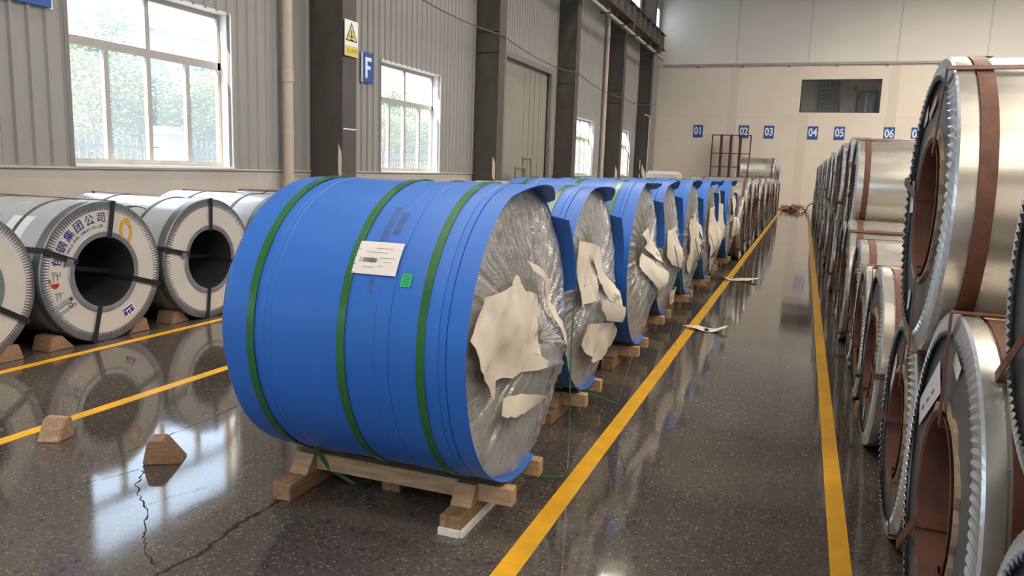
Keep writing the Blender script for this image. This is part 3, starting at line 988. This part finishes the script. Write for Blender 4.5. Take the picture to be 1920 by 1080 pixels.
# red and grey emblem
v = [(.0035, -.475, -.005)]
n = 14
em = [(.0035, -.478 + .038 * math.cos(PI + PI * i / n), -.045 + .042 * math.sin(PI + PI * i / n)) for i in range(n + 1)]
link('emblem', mk(em, [tuple(range(n + 1))], RED), cA)
link('emblem', mk([(.0035, -.525, -.05), (.0035, -.512, -.03), (.0035, -.519, .0), (.0035, -.532, -.01)], [(0, 1, 2, 3)], RED), cA)
for bb in ((-.505, .02, -.44, .026), (-.505, .04, -.45, .046), (-.455, -.02, -.447, .03), (-.49, -.035, -.484, .05), (-.43, .0, -.424, .05), (-.49, -.13, -.40, -.124), (-.47, -.19, -.462, -.13), (-.44, -.17, -.432, -.13)):
    box('emblem_line', PRINT, (.0032, bb[0], bb[1], .0036, bb[2], bb[3]), cA)
lb = link('label', boxmesh(mat('grey_label', (.33, .33, .32), .6, var=.15, vscale=20), (0.002, -.085, -.05, .004, .085, .05)), cA)
lb.location = (.001, -.385, -.235); lb.rotation_euler = (.45, 0, 0)
l2 = link('label_stamp', lathe([(.0045, .014), (.0045, .022)], BLACK, 20, False), lb); l2.location = (0, .03, -.018)
box('label_print', PRINT, (.004, -.07, .01, .0046, .02, .018), lb); box('label_print', BLACK, (.004, .045, .012, .0046, .07, .036), lb)
box('label_print', SIGNWHITE, (.004, -.085, -.012, .0044, .085, -.004), lb)
lb = link('handling_label', boxmesh(SIGNWHITE, (0.002, -.06, -.042, .004, .06, .042)), cA)
lb.location = (.001, .225, -.375); lb.rotation_euler = (.42, 0, 0)
link('label_print', boxmesh(NAVY, (.004, -.055, .018, .0046, .055, .036), (.004, -.055, -.03, .0046, -.02, .012), (.004, -.012, -.034, .0046, .012, .006), (.004, .02, -.03, .0046, .055, .012)), lb)
n = 40
v, f = [], []
rnd = random.Random(4)
for i in range(n):
    a = 2 * PI * i / n
    for rr in (.60, 1.0 + rnd.uniform(-.04, .07)):
        v.append((.0034, .235 + .065 * rr * math.cos(a), .335 + .115 * rr * math.sin(a)))
for i in range(n):
    j = (i + 1) % n
    f.append((2 * i, 2 * j, 2 * j + 1, 2 * i + 1))
link('sprayed_ring', mk(v, f, ORANGE), cA)
# stickers on the shell, and the strap buckle between the coils
o = link('shell_sticker', cylpatch(-.55, -.30, math.radians(128), math.radians(158), WR + .002, mat('sticker_white', (.7, .72, .74), .3)), cA)
bk = thing('wire_buckle', 'small dark wire buckle lying on top between two white faced coils', 'buckle', (-5.86, 5.28, 1.085))
link('loop', tube([(.0, .0, .0), (.02, .03, .02), (.06, .09, .045), (.09, .13, .05), (.07, .07, .055), (.03, .01, .04), (0, 0, 0)], .006, STRAPBR, 6), bk)
link('tail', tube([(.09, .13, .05), (.10, .18, .04), (.11, .22, .02)], .005, STRAPBR, 6), bk)

# chocks beneath the left coils
chock_me = None


def chock(name, loc, rz, label, group=None, L=.22, W=.14, Hh=.105, m=CHOCK, seed=0):
    t = thing(name, label, 'wood block', loc, rz, group)
    v = [(-L / 2, -W / 2, 0), (L / 2, -W / 2, 0), (L / 2, W / 2, 0), (-L / 2, W / 2, 0),
         (-L * .36, -W / 2, Hh), (L * .02, -W / 2, Hh * 1.0), (L * .02, W / 2, Hh * 1.0), (-L * .36, W / 2, Hh)]
    f = [(0, 3, 2, 1), (4, 5, 6, 7), (0, 1, 5, 4), (1, 2, 6, 5), (2, 3, 7, 6), (3, 0, 4, 7)]
    me = mk(v, f, m)
    bm = bmesh.new(); bm.from_mesh(me)
    bmesh.ops.bevel(bm, geom=bm.edges[:], offset=.006, segments=2, affect='EDGES')
    bm.to_mesh(me); bm.free()
    link('block', me, t)
    return t


for (yy, sg, nm) in ((3.98, -1, 'below the coil next to the lettered one'), (4.43, 1, 'dark side of the lettered coil'), (5.22, -1, 'holding the lettered coil from rolling'), (5.72, 1, 'holding the plain white coil'), (6.42, -1, 'behind the plain white coil')):
    chock('wood_chock', (XA - .13, yy, 0), PI / 2 if sg > 0 else -PI / 2, 'wooden wedge chock on the floor ' + nm, 'chocks of the white coils', L=.24, W=.2, Hh=.12)
t1 = chock('wood_block', (-3.06, 2.99, 0), .55, 'loose brown wooden wedge lying on the shiny cracked floor', L=.20, W=.13, Hh=.125)
t2 = chock('wood_block', (-3.84, 2.97, 0), -1.25, 'loose weathered wooden block standing on the yellow line', L=.15, W=.13, Hh=.12, m=mat('weathered_wood', (.44, .30, .18), .8, color2=(.22, .13, .075), vscale=6, stretch=(6, 2, 6), bump=.35, bscale=25))

# ================================================================== BLUE WRAPPED COILS
BR, BL = 0.68, 1.18


def blue_wrap_mesh(seed, over):
    """wrap sheet with overlapping layers and an uneven overhang at the aisle end"""
    rnd = random.Random(seed)
    n = 144
    prof = [(-BL, BR - .03), (-BL + .03, BR - .004), (-BL + .065, BR), (-.935, BR), (-.933, BR - .002), (-.928, BR - .002), (-.926, BR + .003), (-.905, BR + .003), (-.903, BR + .0005), (-.62, BR), (-.402, BR + .001), (-.400, BR - .001), (-.397, BR - .001), (-.395, BR + .001), (-.333, BR + .001), (-.331, BR - .002), (-.326, BR - .002), (-.324, BR + .003), (-.14, BR + .003), (-.112, BR + .001), (-.110, BR - .002), (-.105, BR - .002), (-.103, BR + .003), (-.078, BR + .003), (-.076, BR - .003), (-.073, BR - .003), (-.071, BR + .003), (-.04, BR + .003)]
    v, f = [], []
    for j in range(n):
        a = 2 * PI * j / n
        dent = .004 * noise.noise(Vector((math.cos(a) * 2, math.sin(a) * 2, seed)))
        c, s = math.cos(a), math.sin(a)
        deg = math.degrees(a) % 360
        e, fl = over(deg)
        for (x, r) in prof:
            rr = r + dent * (1 + 2.0 * noise.noise(Vector((x * 3, math.cos(a) * 3, math.sin(a) * 3 + seed))))
            v.append((x, rr * c, rr * s))
        rr = BR + .004 + dent + fl
        v.append((e, rr * c, rr * s))
        v.append((e - .003, (rr - .006) * c, (rr - .006) * s))
        v.append((-.12, (BR - .008) * c, (BR - .008) * s))
    P = len(prof) + 3
    for j in range(n):
        j2 = (j + 1) % n
        for i in range(P - 1):
            f.append((j * P + i, j2 * P + i, j2 * P + i + 1, j * P + i + 1))
    # closed far end
    v.append((-BL, 0, 0)); k = len(v) - 1
    for j in range(n):
        f.append((j * P, k, ((j + 1) % n) * P))
    return mk(v, f, BLUE, True, auto=0.5)


def over_a(d):
    if 60 < d < 112: return .015 + .06 * math.sin((d - 60) / 52 * PI), .002
    if 48 <= d <= 62: return -.03, .0
    if d < 48 and d > 8: return .055, .0
    if d > 285 or d <= 8: return -.045, 0.0
    return .012, .0


def over_b(d):
    if 58 < d < 100: return .07 * math.sin((d - 58) / 42 * PI) + .01, .004
    if 44 <= d <= 58: return -.03, 0
    if 5 < d < 44: return .06, 0
    if d > 285 or d <= 5: return -.045, 0
    return .01, 0


def over_c(d):
    if 66 < d < 96: return .09 * math.sin((d - 66) / 30 * PI) + .01, -.01
    if 50 <= d <= 66: return -.03, 0
    if 5 < d < 50: return .06, 0
    if d > 285 or d <= 5: return -.045, 0
    return .015, 0


def film_base(u, w, seed):
    r = math.hypot(u, w) / (BR - .012)
    q = max(0, 1 - r)
    gx = math.exp(-((u - .12) ** 2 / .05 + (w + .13) ** 2 / .035))
    return -.03 + .055 * min(1, q * 3) ** .7 + noise.noise(Vector((u * 2.2, w * 2.2, seed))) * .035 * min(1, q * 3) + gx * .12


def film_mesh(seed):
    nr, nt = 48, 420
    rnd = random.Random(seed)
    R = BR - .012
    waves = [(rnd.choice((17, 19, 23)), rnd.uniform(0, 6), .5), (rnd.choice((31, 37, 41)), rnd.uniform(0, 6), .8), (rnd.choice((53, 61, 67)), rnd.uniform(0, 6), .7), (rnd.choice((89, 97, 103)), rnd.uniform(0, 6), .45), (rnd.choice((127, 139)), rnd.uniform(0, 6), .3)]
    cu, cv = rnd.uniform(-.05, .12), rnd.uniform(-.04, .12)
    v, f = [], []
    for i in range(nr + 1):
        q = i / nr
        for j in range(nt):
            a = 2 * PI * j / nt
            rr = (R + (.014 * max(0, math.cos(a + .75)) if i < 3 else 0)) * (1 - q) + .02 * q
            u = rr * math.cos(a) + cu * q; w = rr * math.sin(a) + cv * q
            nz = noise.noise(Vector((u * 2.2, w * 2.2, seed)))
            warp = 2.2 * noise.noise(Vector((math.cos(a) * 1.6, math.sin(a) * 1.6, q * 1.2 + seed)))
            pl = sum(am * (1 - 2 * abs(math.sin(.5 * (k * a + ph + warp))) ** .7) for k, ph, am in waves)
            amp = .0072 * min(1, q * 5) * (1 - .35 * q)
            x = -.03 + .02 * max(0, math.cos(a + .75)) + .055 * min(1, q * 3) ** .7 + pl * amp + nz * .035 * min(1, q * 3)
            # sagging pocket of loose film low on the end
            gx = math.exp(-((u - .12) ** 2 / .05 + (w + .13) ** 2 / .035))
            x += gx * (.12 + .08 * noise.noise(Vector((u * 9, w * 9, seed + 5))) + .045 * noise.noise(Vector((u * 17, w * 17, seed))))
            x += .016 * noise.noise(Vector((u * 7, w * 7, seed + 9))) * q + .007 * noise.noise(Vector((u * 19, w * 19, seed + 2)))
            v.append((x, u, w))
    for i in range(nr):
        for j in range(nt):
            j2 = (j + 1) % nt
            f.append((i * nt + j, i * nt + j2, (i + 1) * nt + j2, (i + 1) * nt + j))
    return mk(v, f, FILM, True)


wraps = [blue_wrap_mesh(1, over_a), blue_wrap_mesh(2, over_b), blue_wrap_mesh(3, over_c)]
films = [film_mesh(11), film_mesh(23), film_mesh(37)]
b_end = annulus(-.05, .02, BR - .008, COILEND, 72)
bands = [lathe([(x - .018, BR + .003), (x - .018, BR + .0085), (x + .018, BR + .0085), (x + .018, BR + .003)], GREEN, 120) for x in (-1.0, -.55, -.185)]

PAPERS = {
    0: [([(-0.236, 0.303), (-0.286, 0.275), (-0.544, 0.246), (-0.583, 0.179), (-0.648, 0.09), (-0.595, -0.036), (-0.426, -0.206), (-0.417, -0.122), (-0.26, -0.15), (0.031, -0.147), (-0.081, -0.067), (-0.15, 0.026), (-0.02, 0.094), (-0.04, 0.19), (-0.172, 0.222), (-0.214, 0.266)], .075),
        ([(-0.357, -0.215), (-0.159, -0.244), (0.046, -0.307), (-0.071, -0.343), (-0.242, -0.333), (-0.367, -0.288)], .05),
        ([(-0.171, 0.359), (0.074, 0.247), (0.137, 0.129), (0.358, -0.038), (0.501, -0.187), (0.382, -0.184), (0.273, -0.138), (0.18, -0.004), (0.092, 0.122), (-0.01, 0.218), (-0.126, 0.31)], .12)],
    1: [([(-0.508, 0.365), (-0.076, 0.295), (-0.052, 0.181), (-0.188, 0.122), (-0.191, -0.044), (-0.463, -0.055), (-0.548, 0.233)], .07),
        ([(-0.282, 0.281), (0.038, 0.081), (0.412, -0.171), (0.334, -0.23), (0.097, -0.159), (-0.119, 0.063)], .12),
        ([(-0.41, -0.162), (0.036, -0.224), (0.45, -0.40), (-0.1, -0.488), (-0.419, -0.295)], .06),
        ([(-0.155, -0.04), (0.136, -0.133), (0.412, -0.292), (-0.047, -0.2)], .08)],
    2: [([(-0.392, 0.241), (0.061, -0.031), (0.519, -0.287), (0.117, -0.321), (-0.113, -0.137), (-0.393, 0.123)], .08),
        ([(-0.222, 0.321), (0.197, 0.119), (0.358, -0.061), (0.047, 0.037), (-0.365, 0.271)], .11)],
    3: [([(-.30, .20), (-.05, .22), (.10, -.05), (.30, -.25), (-.15, -.15), (-.32, -.02)], .08), ([(.05, .2), (.42, .08), (.5, -.1), (.2, .0)], .12), ([(-.1, -.45), (.2, -.42), (.48, -.52), (.1, -.6)], .14)],
    4: [([(-.42, .24), (-.12, .30), (.0, .05), (.02, -.25), (-.12, -.42), (-.35, -.36), (-.44, -.05)], .09), ([(.0, .2), (.3, .1), (.4, -.2), (.15, -.1)], .12)],
    5: [([(-.40, .30), (.05, .33), (.15, .05), (.02, -.30), (-.22, -.38), (-.45, -.1)], .1), ([(-.1, -.4), (.3, -.35), (.5, -.5), (.1, -.6)], .16)],
    6: [([(-.3, .35), (.2, .3), (.25, -.1), (-.1, -.3), (-.35, -.05)], .11)],
    7: [([(-.25, .38), (.2, .44), (.38, .3), (.1, .1), (-.2, .12)], .14), ([(-.3, .05), (.1, .05), (.3, -.25), (-.1, -.3)], .1)],
}
BSPOT = [(-1.16, 3.28, .68), (-1.25, 4.86, .665), (-1.215, 6.38, .68), (-1.26, 7.88, .68), (-1.235, 9.42, .68), (-1.2, 10.96, .68), (-1.25, 12.42, .68), (-1.18, 13.98, .675)]
ordw = ['first', 'second', 'third', 'fourth', 'fifth', 'sixth', 'seventh', 'last']
PZ = .165


def pallet(x, y, label, group):
    """sleepers, cross bearers and stop wedges that cradle a coil"""
    t = thing('wooden_pallet', label, 'pallet', (x, y, 0), group=group)
    for xs, y0 in ((-1.04, -.44), (-.625, -.13), (-.165, -.42)):
        o = link('sleeper', boxmesh(WOODY, (xs - .05, y0, 0, xs + .05, .42, .085), bevel=.004), t)
    for ys_ in (-.19, .19):
        link('cross_bearer', boxmesh(WOOD, (-1.12, ys_ - .03, .085, .05, ys_ + .03, .17), bevel=.004), t)
    for xs in (-1.04, -.165):
        for sg in (-1, 1):
            W = .05; yb = sg * .22; yt = sg * .31
            v = [(xs - W, yb, .085), (xs + W, yb, .085), (xs + W, yt, .085), (xs - W, yt, .085), (xs - W, yb, .17), (xs + W, yb, .17), (xs + W, sg * .245, .17), (xs - W, sg * .245, .17)]
            f = [(0, 1, 2, 3), (4, 5, 6, 7), (0, 1, 5, 4), (1, 2, 6, 5), (2, 3, 7, 6), (3, 0, 4, 7)]
            link('stop_wedge', mk(v, f, WOOD), t)
    return t


BLUES = []
for k, (bx, by, br_) in enumerate(BSPOT):
    det = 'blue wrapped coil with green straps, ' + ('with white and green labels on its side' if k == 0 else ordw[k] + ' in row counting from the labelled one')
    s = br_ / BR
    pz = .168
    t = thing('blue_wrapped_coil', det, 'steel coil', (bx, by, pz + br_), group='blue wrapped coils beside the aisle')
    t.scale = (1, s, s)
    BLUES.append(t)
    link('wrap', wraps[k % 3], t)
    link('coil_end', b_end, t)
    link('film', films[k % 3], t)
    for me in bands:
        link('strap', me, t)
    for q, (pp, px) in enumerate(PAPERS[k]):
        sd = (11, 23, 37)[k % 3]
        link('torn_paper', crumpled(pp, .028 + .012 * q, PAPER, .032, 6.0, seed=k * 5 + q, base=lambda u, w: max(.0, film_base(u, w, sd))), t)
    pal = pallet(bx, by, 'wooden pallet under the ' + ordw[k] + ' blue coil counting from the labelled one', 'pallets below the blue coils')
    if k == 0:
        box('foam_strip', FOAM, (-.114, -.425, 0, -.098, .1, .028), pal)
        box('foam_strip', FOAM, (-.215, -.434, 0, -.115, -.421, .032), pal)
        th = math.radians
        lab = link('label', cylpatch(-.542, -.338, th(140.9), th(153.3), BR + .0085, LABEL, 4, 10), t)
        o = link('barcode', None or mk(*boxes([]), BLACK) if False else cylpatch(-.505, -.44, th(147.3), th(148.9), BR + .0092, PRINT), lab)
        for q in range(9):
            xx = -.52 + q * .009
            link('barcode', cylpatch(xx, xx + (.002 if q % 3 else .004), th(147.2), th(149.0), BR + .0095, BLACK if q > 4 else PRINT), lab)
        for (x0, x1, a0) in ((-.41, -.37, 148.5), (-.43, -.36, 147.0), (-.50, -.40, 145.0), (-.46, -.38, 143.4), (-.43, -.405, 150.0), (-.50, -.45, 150.7)):
            link('print_line', cylpatch(x0, x1, th(a0), th(a0 + .22), BR + .0092, PRINT), lab)
        g_ = link('green_label', cylpatch(-.308, -.262, th(152), th(156.6), BR + .0085, LABELGREEN, 2, 6), t)
        for q in range(4):
            link('print_line', cylpatch(-.298, -.272, th(152.8 + q * .9), th(153.1 + q * .9), BR + .0092, mat('dark_green_print', (.01, .18, .07), .6)), g_)
        link('scuff_mark', cylpatch(-.465, -.435, th(123), th(140), BR + .0025, SCUFF), t)
        link('scuff_mark', cylpatch(-.455, -.43, th(154), th(160), BR + .0025, SCUFF), t)
        link('scuff_mark', cylpatch(-.42, -.385, th(126), th(137), BR + .0025, SCUFF), t)
        # tape corner at the lower aisle end
        tagm = link('loose_film', tube([(-1.11, .10, -.655), (-1.05, .06, -.69), (-1.0, .07, -.67)], .02, FILM, 8), t)

# loose green strapping hanging from the blue coils


def loose(k, pts, w=.015, side=(1, 0, 0)):
    bx, by, br_ = BSPOT[k]
    q = br_ / BR
    return link('loose_strap', ribbon([(p[0] - bx, (p[1] - by) / q, (p[2] - .168 - br_) / q) for p in pts], side, w, .003, GREEN), BLUES[k])


loose(0, [(-2.14, 3.02, .22), (-2.08, 3.06, .10), (-1.98, 3.13, .012), (-1.93, 3.2, .02), (-1.86, 3.06, .17)], .018, (0.6, .6, .4))
loose(0, [(-1.02, 3.62 - .02 * math.sin(q * .5), .99 - q * .083) for q in range(12)] + [(-1.05, 3.66, .008)], .016, (0, 1, 0))
link('strap_tail', tube([(.11, .38, -.835), (-.02, .34, -.838), (-.16, .27, -.81)], .004, GREEN, 5), BLUES[0])
for (k, x, y, z0, z1) in [(2, -.98, 6.85, 1.0, .0), (3, -1.0, 8.35, .95, .05), (4, -1.02, 9.85, .9, .3), (5, -.97, 11.2, 1.3, .1), (6, -1.0, 12.7, 1.3, .2), (7, -.98, 14.2, 1.3, .2)]:
    n = 10
    loose(k, [(x + .05 * math.sin(q * .35), y - .35 + .55 * q / n, z0 + (z1 + .02 - z0) * q / n) for q in range(n + 1)], .022, (0, 1, .2))
loose(1, [(-1.3, 4.9, .12), (-1.02, 4.78, .10), (-.96, 4.86, .4)], .012, (0, 1, .3))

# papers dropped in the aisle
for (nm, x, y, rz, pts, lab) in (('a', -.82, 12.25, .2, [(-.22, -.10), (.20, -.14), (.30, .02), (.1, .12), (-.25, .08)], 'rolled scrap of cream paper lying across the yellow line farther down the aisle'),
                                 ('b', -.86, 8.05, -.1, [(-.2, -.08), (.05, -.12), (.22, -.06), (.24, .08), (-.05, .10)], 'curled scrap of cream paper on the floor by the yellow line nearer the blue coils')):
    me = crumpled(pts, 0.02, PAPER, .03, 5, seed=ord(nm))
    for v in me.vertices:
        v.co = Vector((v.co.y, v.co.z, max(.004, v.co.x + .045 + .30 * max(0, abs(v.co.y) - .12) - .05)))
    o = link('paper_scrap', me); o.location = (x, y, 0.0); o.rotation_euler = (0, 0, rz)
    tag(o, lab, 'paper')

# ================================================================== GALVANISED COILS
GR, GB, GL = 0.55, 0.262, 1.22


def ragged_ring(r0, r1, x, m, seed):
    rnd = random.Random(seed)
    n = 60
    v, f = [], []
    for j in range(n):
        a = 2 * PI * j / n
        out = r1 + rnd.uniform(-.012, .014)
        for (xx, r) in ((x - .02, r0), (x + .006, r0), (x + .006 + rnd.uniform(0, .006), out), (x - .012, out)):
            v.append((xx, r * math.cos(a), r * math.sin(a)))
    for j in range(n):
        j2 = (j + 1) % n
        for i in range(3):
            f.append((j * 4 + i, j2 * 4 + i, j2 * 4 + i + 1, j * 4 + i + 1))
    return mk(v, f, m)


g_shell = lathe([(-.03, GR - .02), (-.03, GR), (-GL, GR), (-GL - .005, GR - .01)], GALV, 96)
g_shell_dull = lathe([(-.03, GR - .02), (-.03, GR), (-GL, GR), (-GL - .005, GR - .01)], GALVDK, 96)
g_edge = pleat_ring(GR + .002, GR - .060, 0.0, .0045, 112, EDGE, slant=.9, lift=.009, saw=.0075, n_r=4, lip=.05, m2=GALV)
g_edge2 = pleat_ring(GR + .003, GR - .066, 0.0, .006, 88, EDGE, slant=1.3, lift=.013, saw=.009, n_r=4, lip=.055, m2=GALV)
g_face = annulus(-.006, GB + .005, GR - .02, FACE)
g_in = [ragged_ring(GB + .004, GB + .026, -.002, CARD, 5), ragged_ring(GB + .004, GB + .03, -.002, CARD, 6)]
g_sleeve = lathe([(.012, GB + .006), (.014, GB - .002), (.008, GB - .016), (-.03, GB - .018), (-GL - .01, GB - .018)], RUST, 72)
g_back = annulus(-GL - .006, GB - .018, GR, FACE)
g_band = [lathe([(x - w, GR + .002), (x - w, GR + .0075), (x + w, GR + .0075), (x + w, GR + .002)], STRAPBR, 96) for x, w in ((-.088, .026), (-.95, .026))]
g_path = [(.024, GR + .011), (-GL - .014, GR + .011), (-GL - .014, GB - .027), (.018, GB - .027)]
g_straps = [[eye_strap(math.radians(a), g_path, .034, STRAPBR) for a in ang] for ang in ((88, 218, -28), (70, 190, -50), (110, 250, 0), (60, 170, -75))]
g_tape = cylpatch(-.155, -.055, math.radians(84), math.radians(94), GR + .0085, TAPE)
g_tape2 = cylpatch(-1.1, -.20, math.radians(148), math.radians(163), GR + .0012, TAPE)
g_tape3 = cylpatch(-.215, -.155, math.radians(150), math.radians(205), GR + .0016, CLEARTAPE)


def steel_coil(x, y, z, R, label, face=-1, var=0, roll=0.0, group=None, dull=False, near=False, cat='steel coil'):
    """face = -1: end face looks to -x (right rows); +1: looks to +x"""
    t = thing('galvanised_coil', label, cat, (x, y, z), group=group)
    t.rotation_euler = (roll, 0, PI if face < 0 else 0)
    t.rotation_mode = 'XYZ'
    s = R / GR
    t.scale = (1, s, s)
    link('shell', g_shell_dull if dull else g_shell, t)
    link('edge_protector', (g_edge, g_edge2)[var % 2], t)
    link('face_sheet', g_face, t)
    link('ragged_card_ring', g_in[var % 2], t)
    link('bore_sleeve', g_sleeve, t)
    link('back_sheet', g_back, t)
    for me in g_band:
        link('band', me, t)
    for me in g_straps[var % 4]:
        link('strap', me, t)
    if near:
        link('tape', g_tape, t)
    return t


def face_label(t, pts, m, x=.002, name='label'):
    v = [(x, p[0], p[1]) for p in pts] + [(x - .001, p[0], p[1]) for p in pts]
    k = len(pts)
    f = [tuple(range(k)), tuple(reversed(range(k, 2 * k)))] + [(i, (i + 1) % k, k + (i + 1) % k, k + i) for i in range(k)]
    return link(name, mk(v, f, m), t)


# the label points below are in the coil's own face plane; y is mirrored by the half turn of these coils
GRP_B = 'galvanised coils on the floor right of the aisle'
GRP_U = 'galvanised coils stacked on the right row'
R0 = steel_coil(.475, 2.62, .604, .60, 'floor coil with white sheet and diamond label on its dark face', var=0, near=True, group=GRP_B)
sR = .60 / GR
SHEETW = mat('printed_sheet', (.72, .73, .75), .6)
lb = face_label(R0, [(-.54 / sR * .93, .2 / sR), (-.208 / sR, .411 / sR), (-.133 / sR, .32 / sR), (-.462 / sR, .108 / sR)], SHEETW)
for q in range(3):
    u0, u1 = -.40 + q * .07, -.36 + q * .07
    zz = .17 + q * .045
    face_label(R0, [(u0, zz), (u0 + .035, zz + .022), (u0 + .04, zz + .012), (u0 + .005, zz - .01)], PRINT, .0032, 'label_print')
face_label(R0, [(.034 / sR, .524 / sR * .94), (.133 / sR, .496 / sR * .94), (.095 / sR, .417 / sR), (.003 / sR, .451 / sR)], LABEL)
R1 = steel_coil(.49, 3.77, .504, .50, 'floor level coil squeezed between two larger ones under the high stacked coil', var=1, near=True, group=GRP_B)
face_label(R1, [(-.40, .12), (-.30, .30), (-.24, .26), (-.34, .06)], SHEETW)
PINK = mat('pink_print', (.60, .36, .36), .6)
face_label(R1, [(.02, .42), (.09, .44), (.09, .36), (.02, .34)], PINK)
R2 = steel_coil(.472, 5.05, .545, .54, 'floor level coil with its sleeve open, just past the high stacked coil', var=2, near=True, group=GRP_B)
face_label(R2, [(-.40, .05), (-.36, .22), (-.30, .22), (-.34, .05)], SHEETW)
face_label(R2, [(-.08, -.36), (-.03, -.33), (-.03, -.42), (-.08, -.45)], LABEL)
Rm = steel_coil(.49, 1.46, .504, .50, 'floor level coil lying closest to the start of the right yellow line', var=1, near=True, group=GRP_B)
U0 = steel_coil(.455, 3.37, 1.505, .555, 'large upper coil with wide brown band and tan tape, beside the aisle', var=3, near=True, group=GRP_U)
link('tape', g_tape2, U0, None); link('tape', g_tape3, U0)
face_label(U0, [(-.336, .38), (-.266, .41), (-.253, .347), (-.327, .321)], SHEETW)
face_label(U0, [(-.218, .371), (-.077, .432), (-.066, .396), (-.199, .338)], PINK)
face_label(U0, [(-.50, .10), (-.43, .099), (-.38, -.034), (-.5, -.042)], SHEETW)
face_label(U0, [(-.22, -.36), (-.17, -.34), (-.17, -.42), (-.22, -.44)], SHEETW)
Um = steel_coil(.535, 1.87, 1.408, .48, 'upper coil with dark sleeve and paper tag at the start of the right row', var=0, near=True, group=GRP_U)
face_label(Um, [(-.36, .04), (-.31, .04), (-.30, -.10), (-.36, -.10)], SHEETW)
row = [(6.13, .49), (7.18, .545), (8.36, .60)]
yy = 9.56
while yy < 39.5:
    row.append((yy, .57 + .02 * math.sin(yy * 3))); yy += 1.2
for k, (yy, rr) in enumerate(row):
    lab = ('floor coil of the right row before the far stack, ' + ['small, behind the open one', 'with bright ribbed rim', 'with broad silver shell'][k]) if k < 3 else 'floor coil under the far stack of the right row, %s of those' % WORDS[k - 3]
    steel_coil(.475 + .02 * math.sin(k * 2.1), yy, rr + .004, rr, lab, var=k % 4, roll=.5 * k, group=GRP_B if k < 3 else 'far floor coils of the right row', dull=(k % 3 == 1))
k = 0
for a, b in zip(row[2:], row[3:]):
    d = b[0] - a[0]
    r = .555 if k != 0 else .52
    z = (a[1] + b[1]) / 2 + math.sqrt(max(.01, ((a[1] + b[1]) / 2 + r + .014) ** 2 - (d / 2) ** 2))
    y = (a[0] + b[0]) / 2
    if y < 37:
        lab = ('stacked coil with tan strip on silver shell, first of the far stack' if k == 0 else 'stacked coil of the right row far stack, %s after its first' % WORDS[k - 1])
        c = steel_coil(.475 + .02 * math.sin(k * 1.7 + 1), y, z, r, lab, var=(k + 1) % 4, roll=.45 * k, group=GRP_U if k == 0 else 'far stacked coils of the right row', dull=(k % 3 == 2))
        if k == 0: link('tape', g_tape2, c)
    k += 1
# small wedge under the third coil
chock('wood_chock', (.52, 5.62, 0), PI / 2, 'small wooden wedge on the floor under the right coil row', L=.2, W=.12, Hh=.1)

# silver coils beyond the blue row
GRP_S = 'silver coils beyond the blue row'
S0 = steel_coil(-1.06, 15.5, .61, .60, 'small silver coil just beyond the last blue coil', face=1, var=0, group=GRP_S)
yy = 17.05
k = 0
while yy < 38.5:
    steel_coil(-1.07 + .02 * math.sin(k * 2.7), yy, .784, .78, 'large silver coil beyond the blue row, %s after the small one' % WORDS[k], face=1, var=k % 4, roll=.6 * k, group=GRP_S, dull=(k % 2 == 1))
    yy += 1.59; k += 1
for k in range(4):
    steel_coil(-1.08, 30.6 + 1.59 * k, .784 + math.sqrt((.78 + .5 + .014) ** 2 - .795 ** 2), .5, 'stacked silver coil on the row beyond the blue coils, %s towards the end wall' % WORDS[k], face=1, var=k % 4, roll=.7 * k, group='stacked silver coils by the end wall', dull=(k % 2 == 0))

# ================================================================== FAR END DETAILS
rk = thing('steel_rack', 'tall red oxide steel rack frame standing before the end wall', 'rack', (-4.75, YE - .8, 0))
for k, xs in enumerate((0, .48, .97, 1.45, 1.95)):
    w = .03 if k in (0, 4) else .05
    box('upright', PURPLE, (xs - w, 0, 0, xs + w, .08, 3.75), rk)
    if 0 < k < 4: box('upright', PURPLE, (xs - w - .06, .3, 0, xs - .06, .36, 3.75), rk)
for zz in (3.7, 2.75, 2.05, 1.2):
    box('cross_bar', PURPLE, (-.03, 0, zz, 1.98, .06, zz + .045), rk)
rnd = random.Random(12)
for k in range(46):
    x = rnd.uniform(-.95, .2); y = 40.4 + rnd.uniform(-.3, .5)
    z = (rnd.uniform(0, .24) if k > 22 else 0) * (1 - abs(x + .36) * .8)
    L = rnd.uniform(.12, .34)
    o = link('wood_offcut', boxmesh(CHOCK if k % 3 else WOOD, (-L / 2, -.05, -.035, L / 2, .05, .035)))
    o.location = (x, y, z + .07); o.rotation_euler = (rnd.uniform(-.5, .5), rnd.uniform(-.6, .6), rnd.uniform(0, 3))
    tag(o, 'wooden offcut in the scrap heap at the end of the aisle', 'wood scrap', 'offcuts heaped at the end of the aisle')
hp = [(.18 + .34 * (1 - math.cos(a)) / 1, 39.8, .02 + .42 * math.sin(a)) for a in [PI * q / 14 for q in range(15)]]
o = link('hose_hoop', tube(hp, .035, STEEL_MID, 8)); tag(o, 'bent grey hoop standing at the far end of the right yellow line', 'hoop')
cv = thing('covered_machine', 'low machine under a pale rounded cover before the end wall', 'machine', (-6.3, 37.0, 0))
link('cover', boxmesh(mat('cover_cloth', (.66, .60, .52), .8), (-.8, -.5, .35, .8, .5, 1.72), bevel=.14), cv)
link('skid', boxmesh(STEEL_DK, (-.75, -.45, 0, .75, .45, .36)), cv)
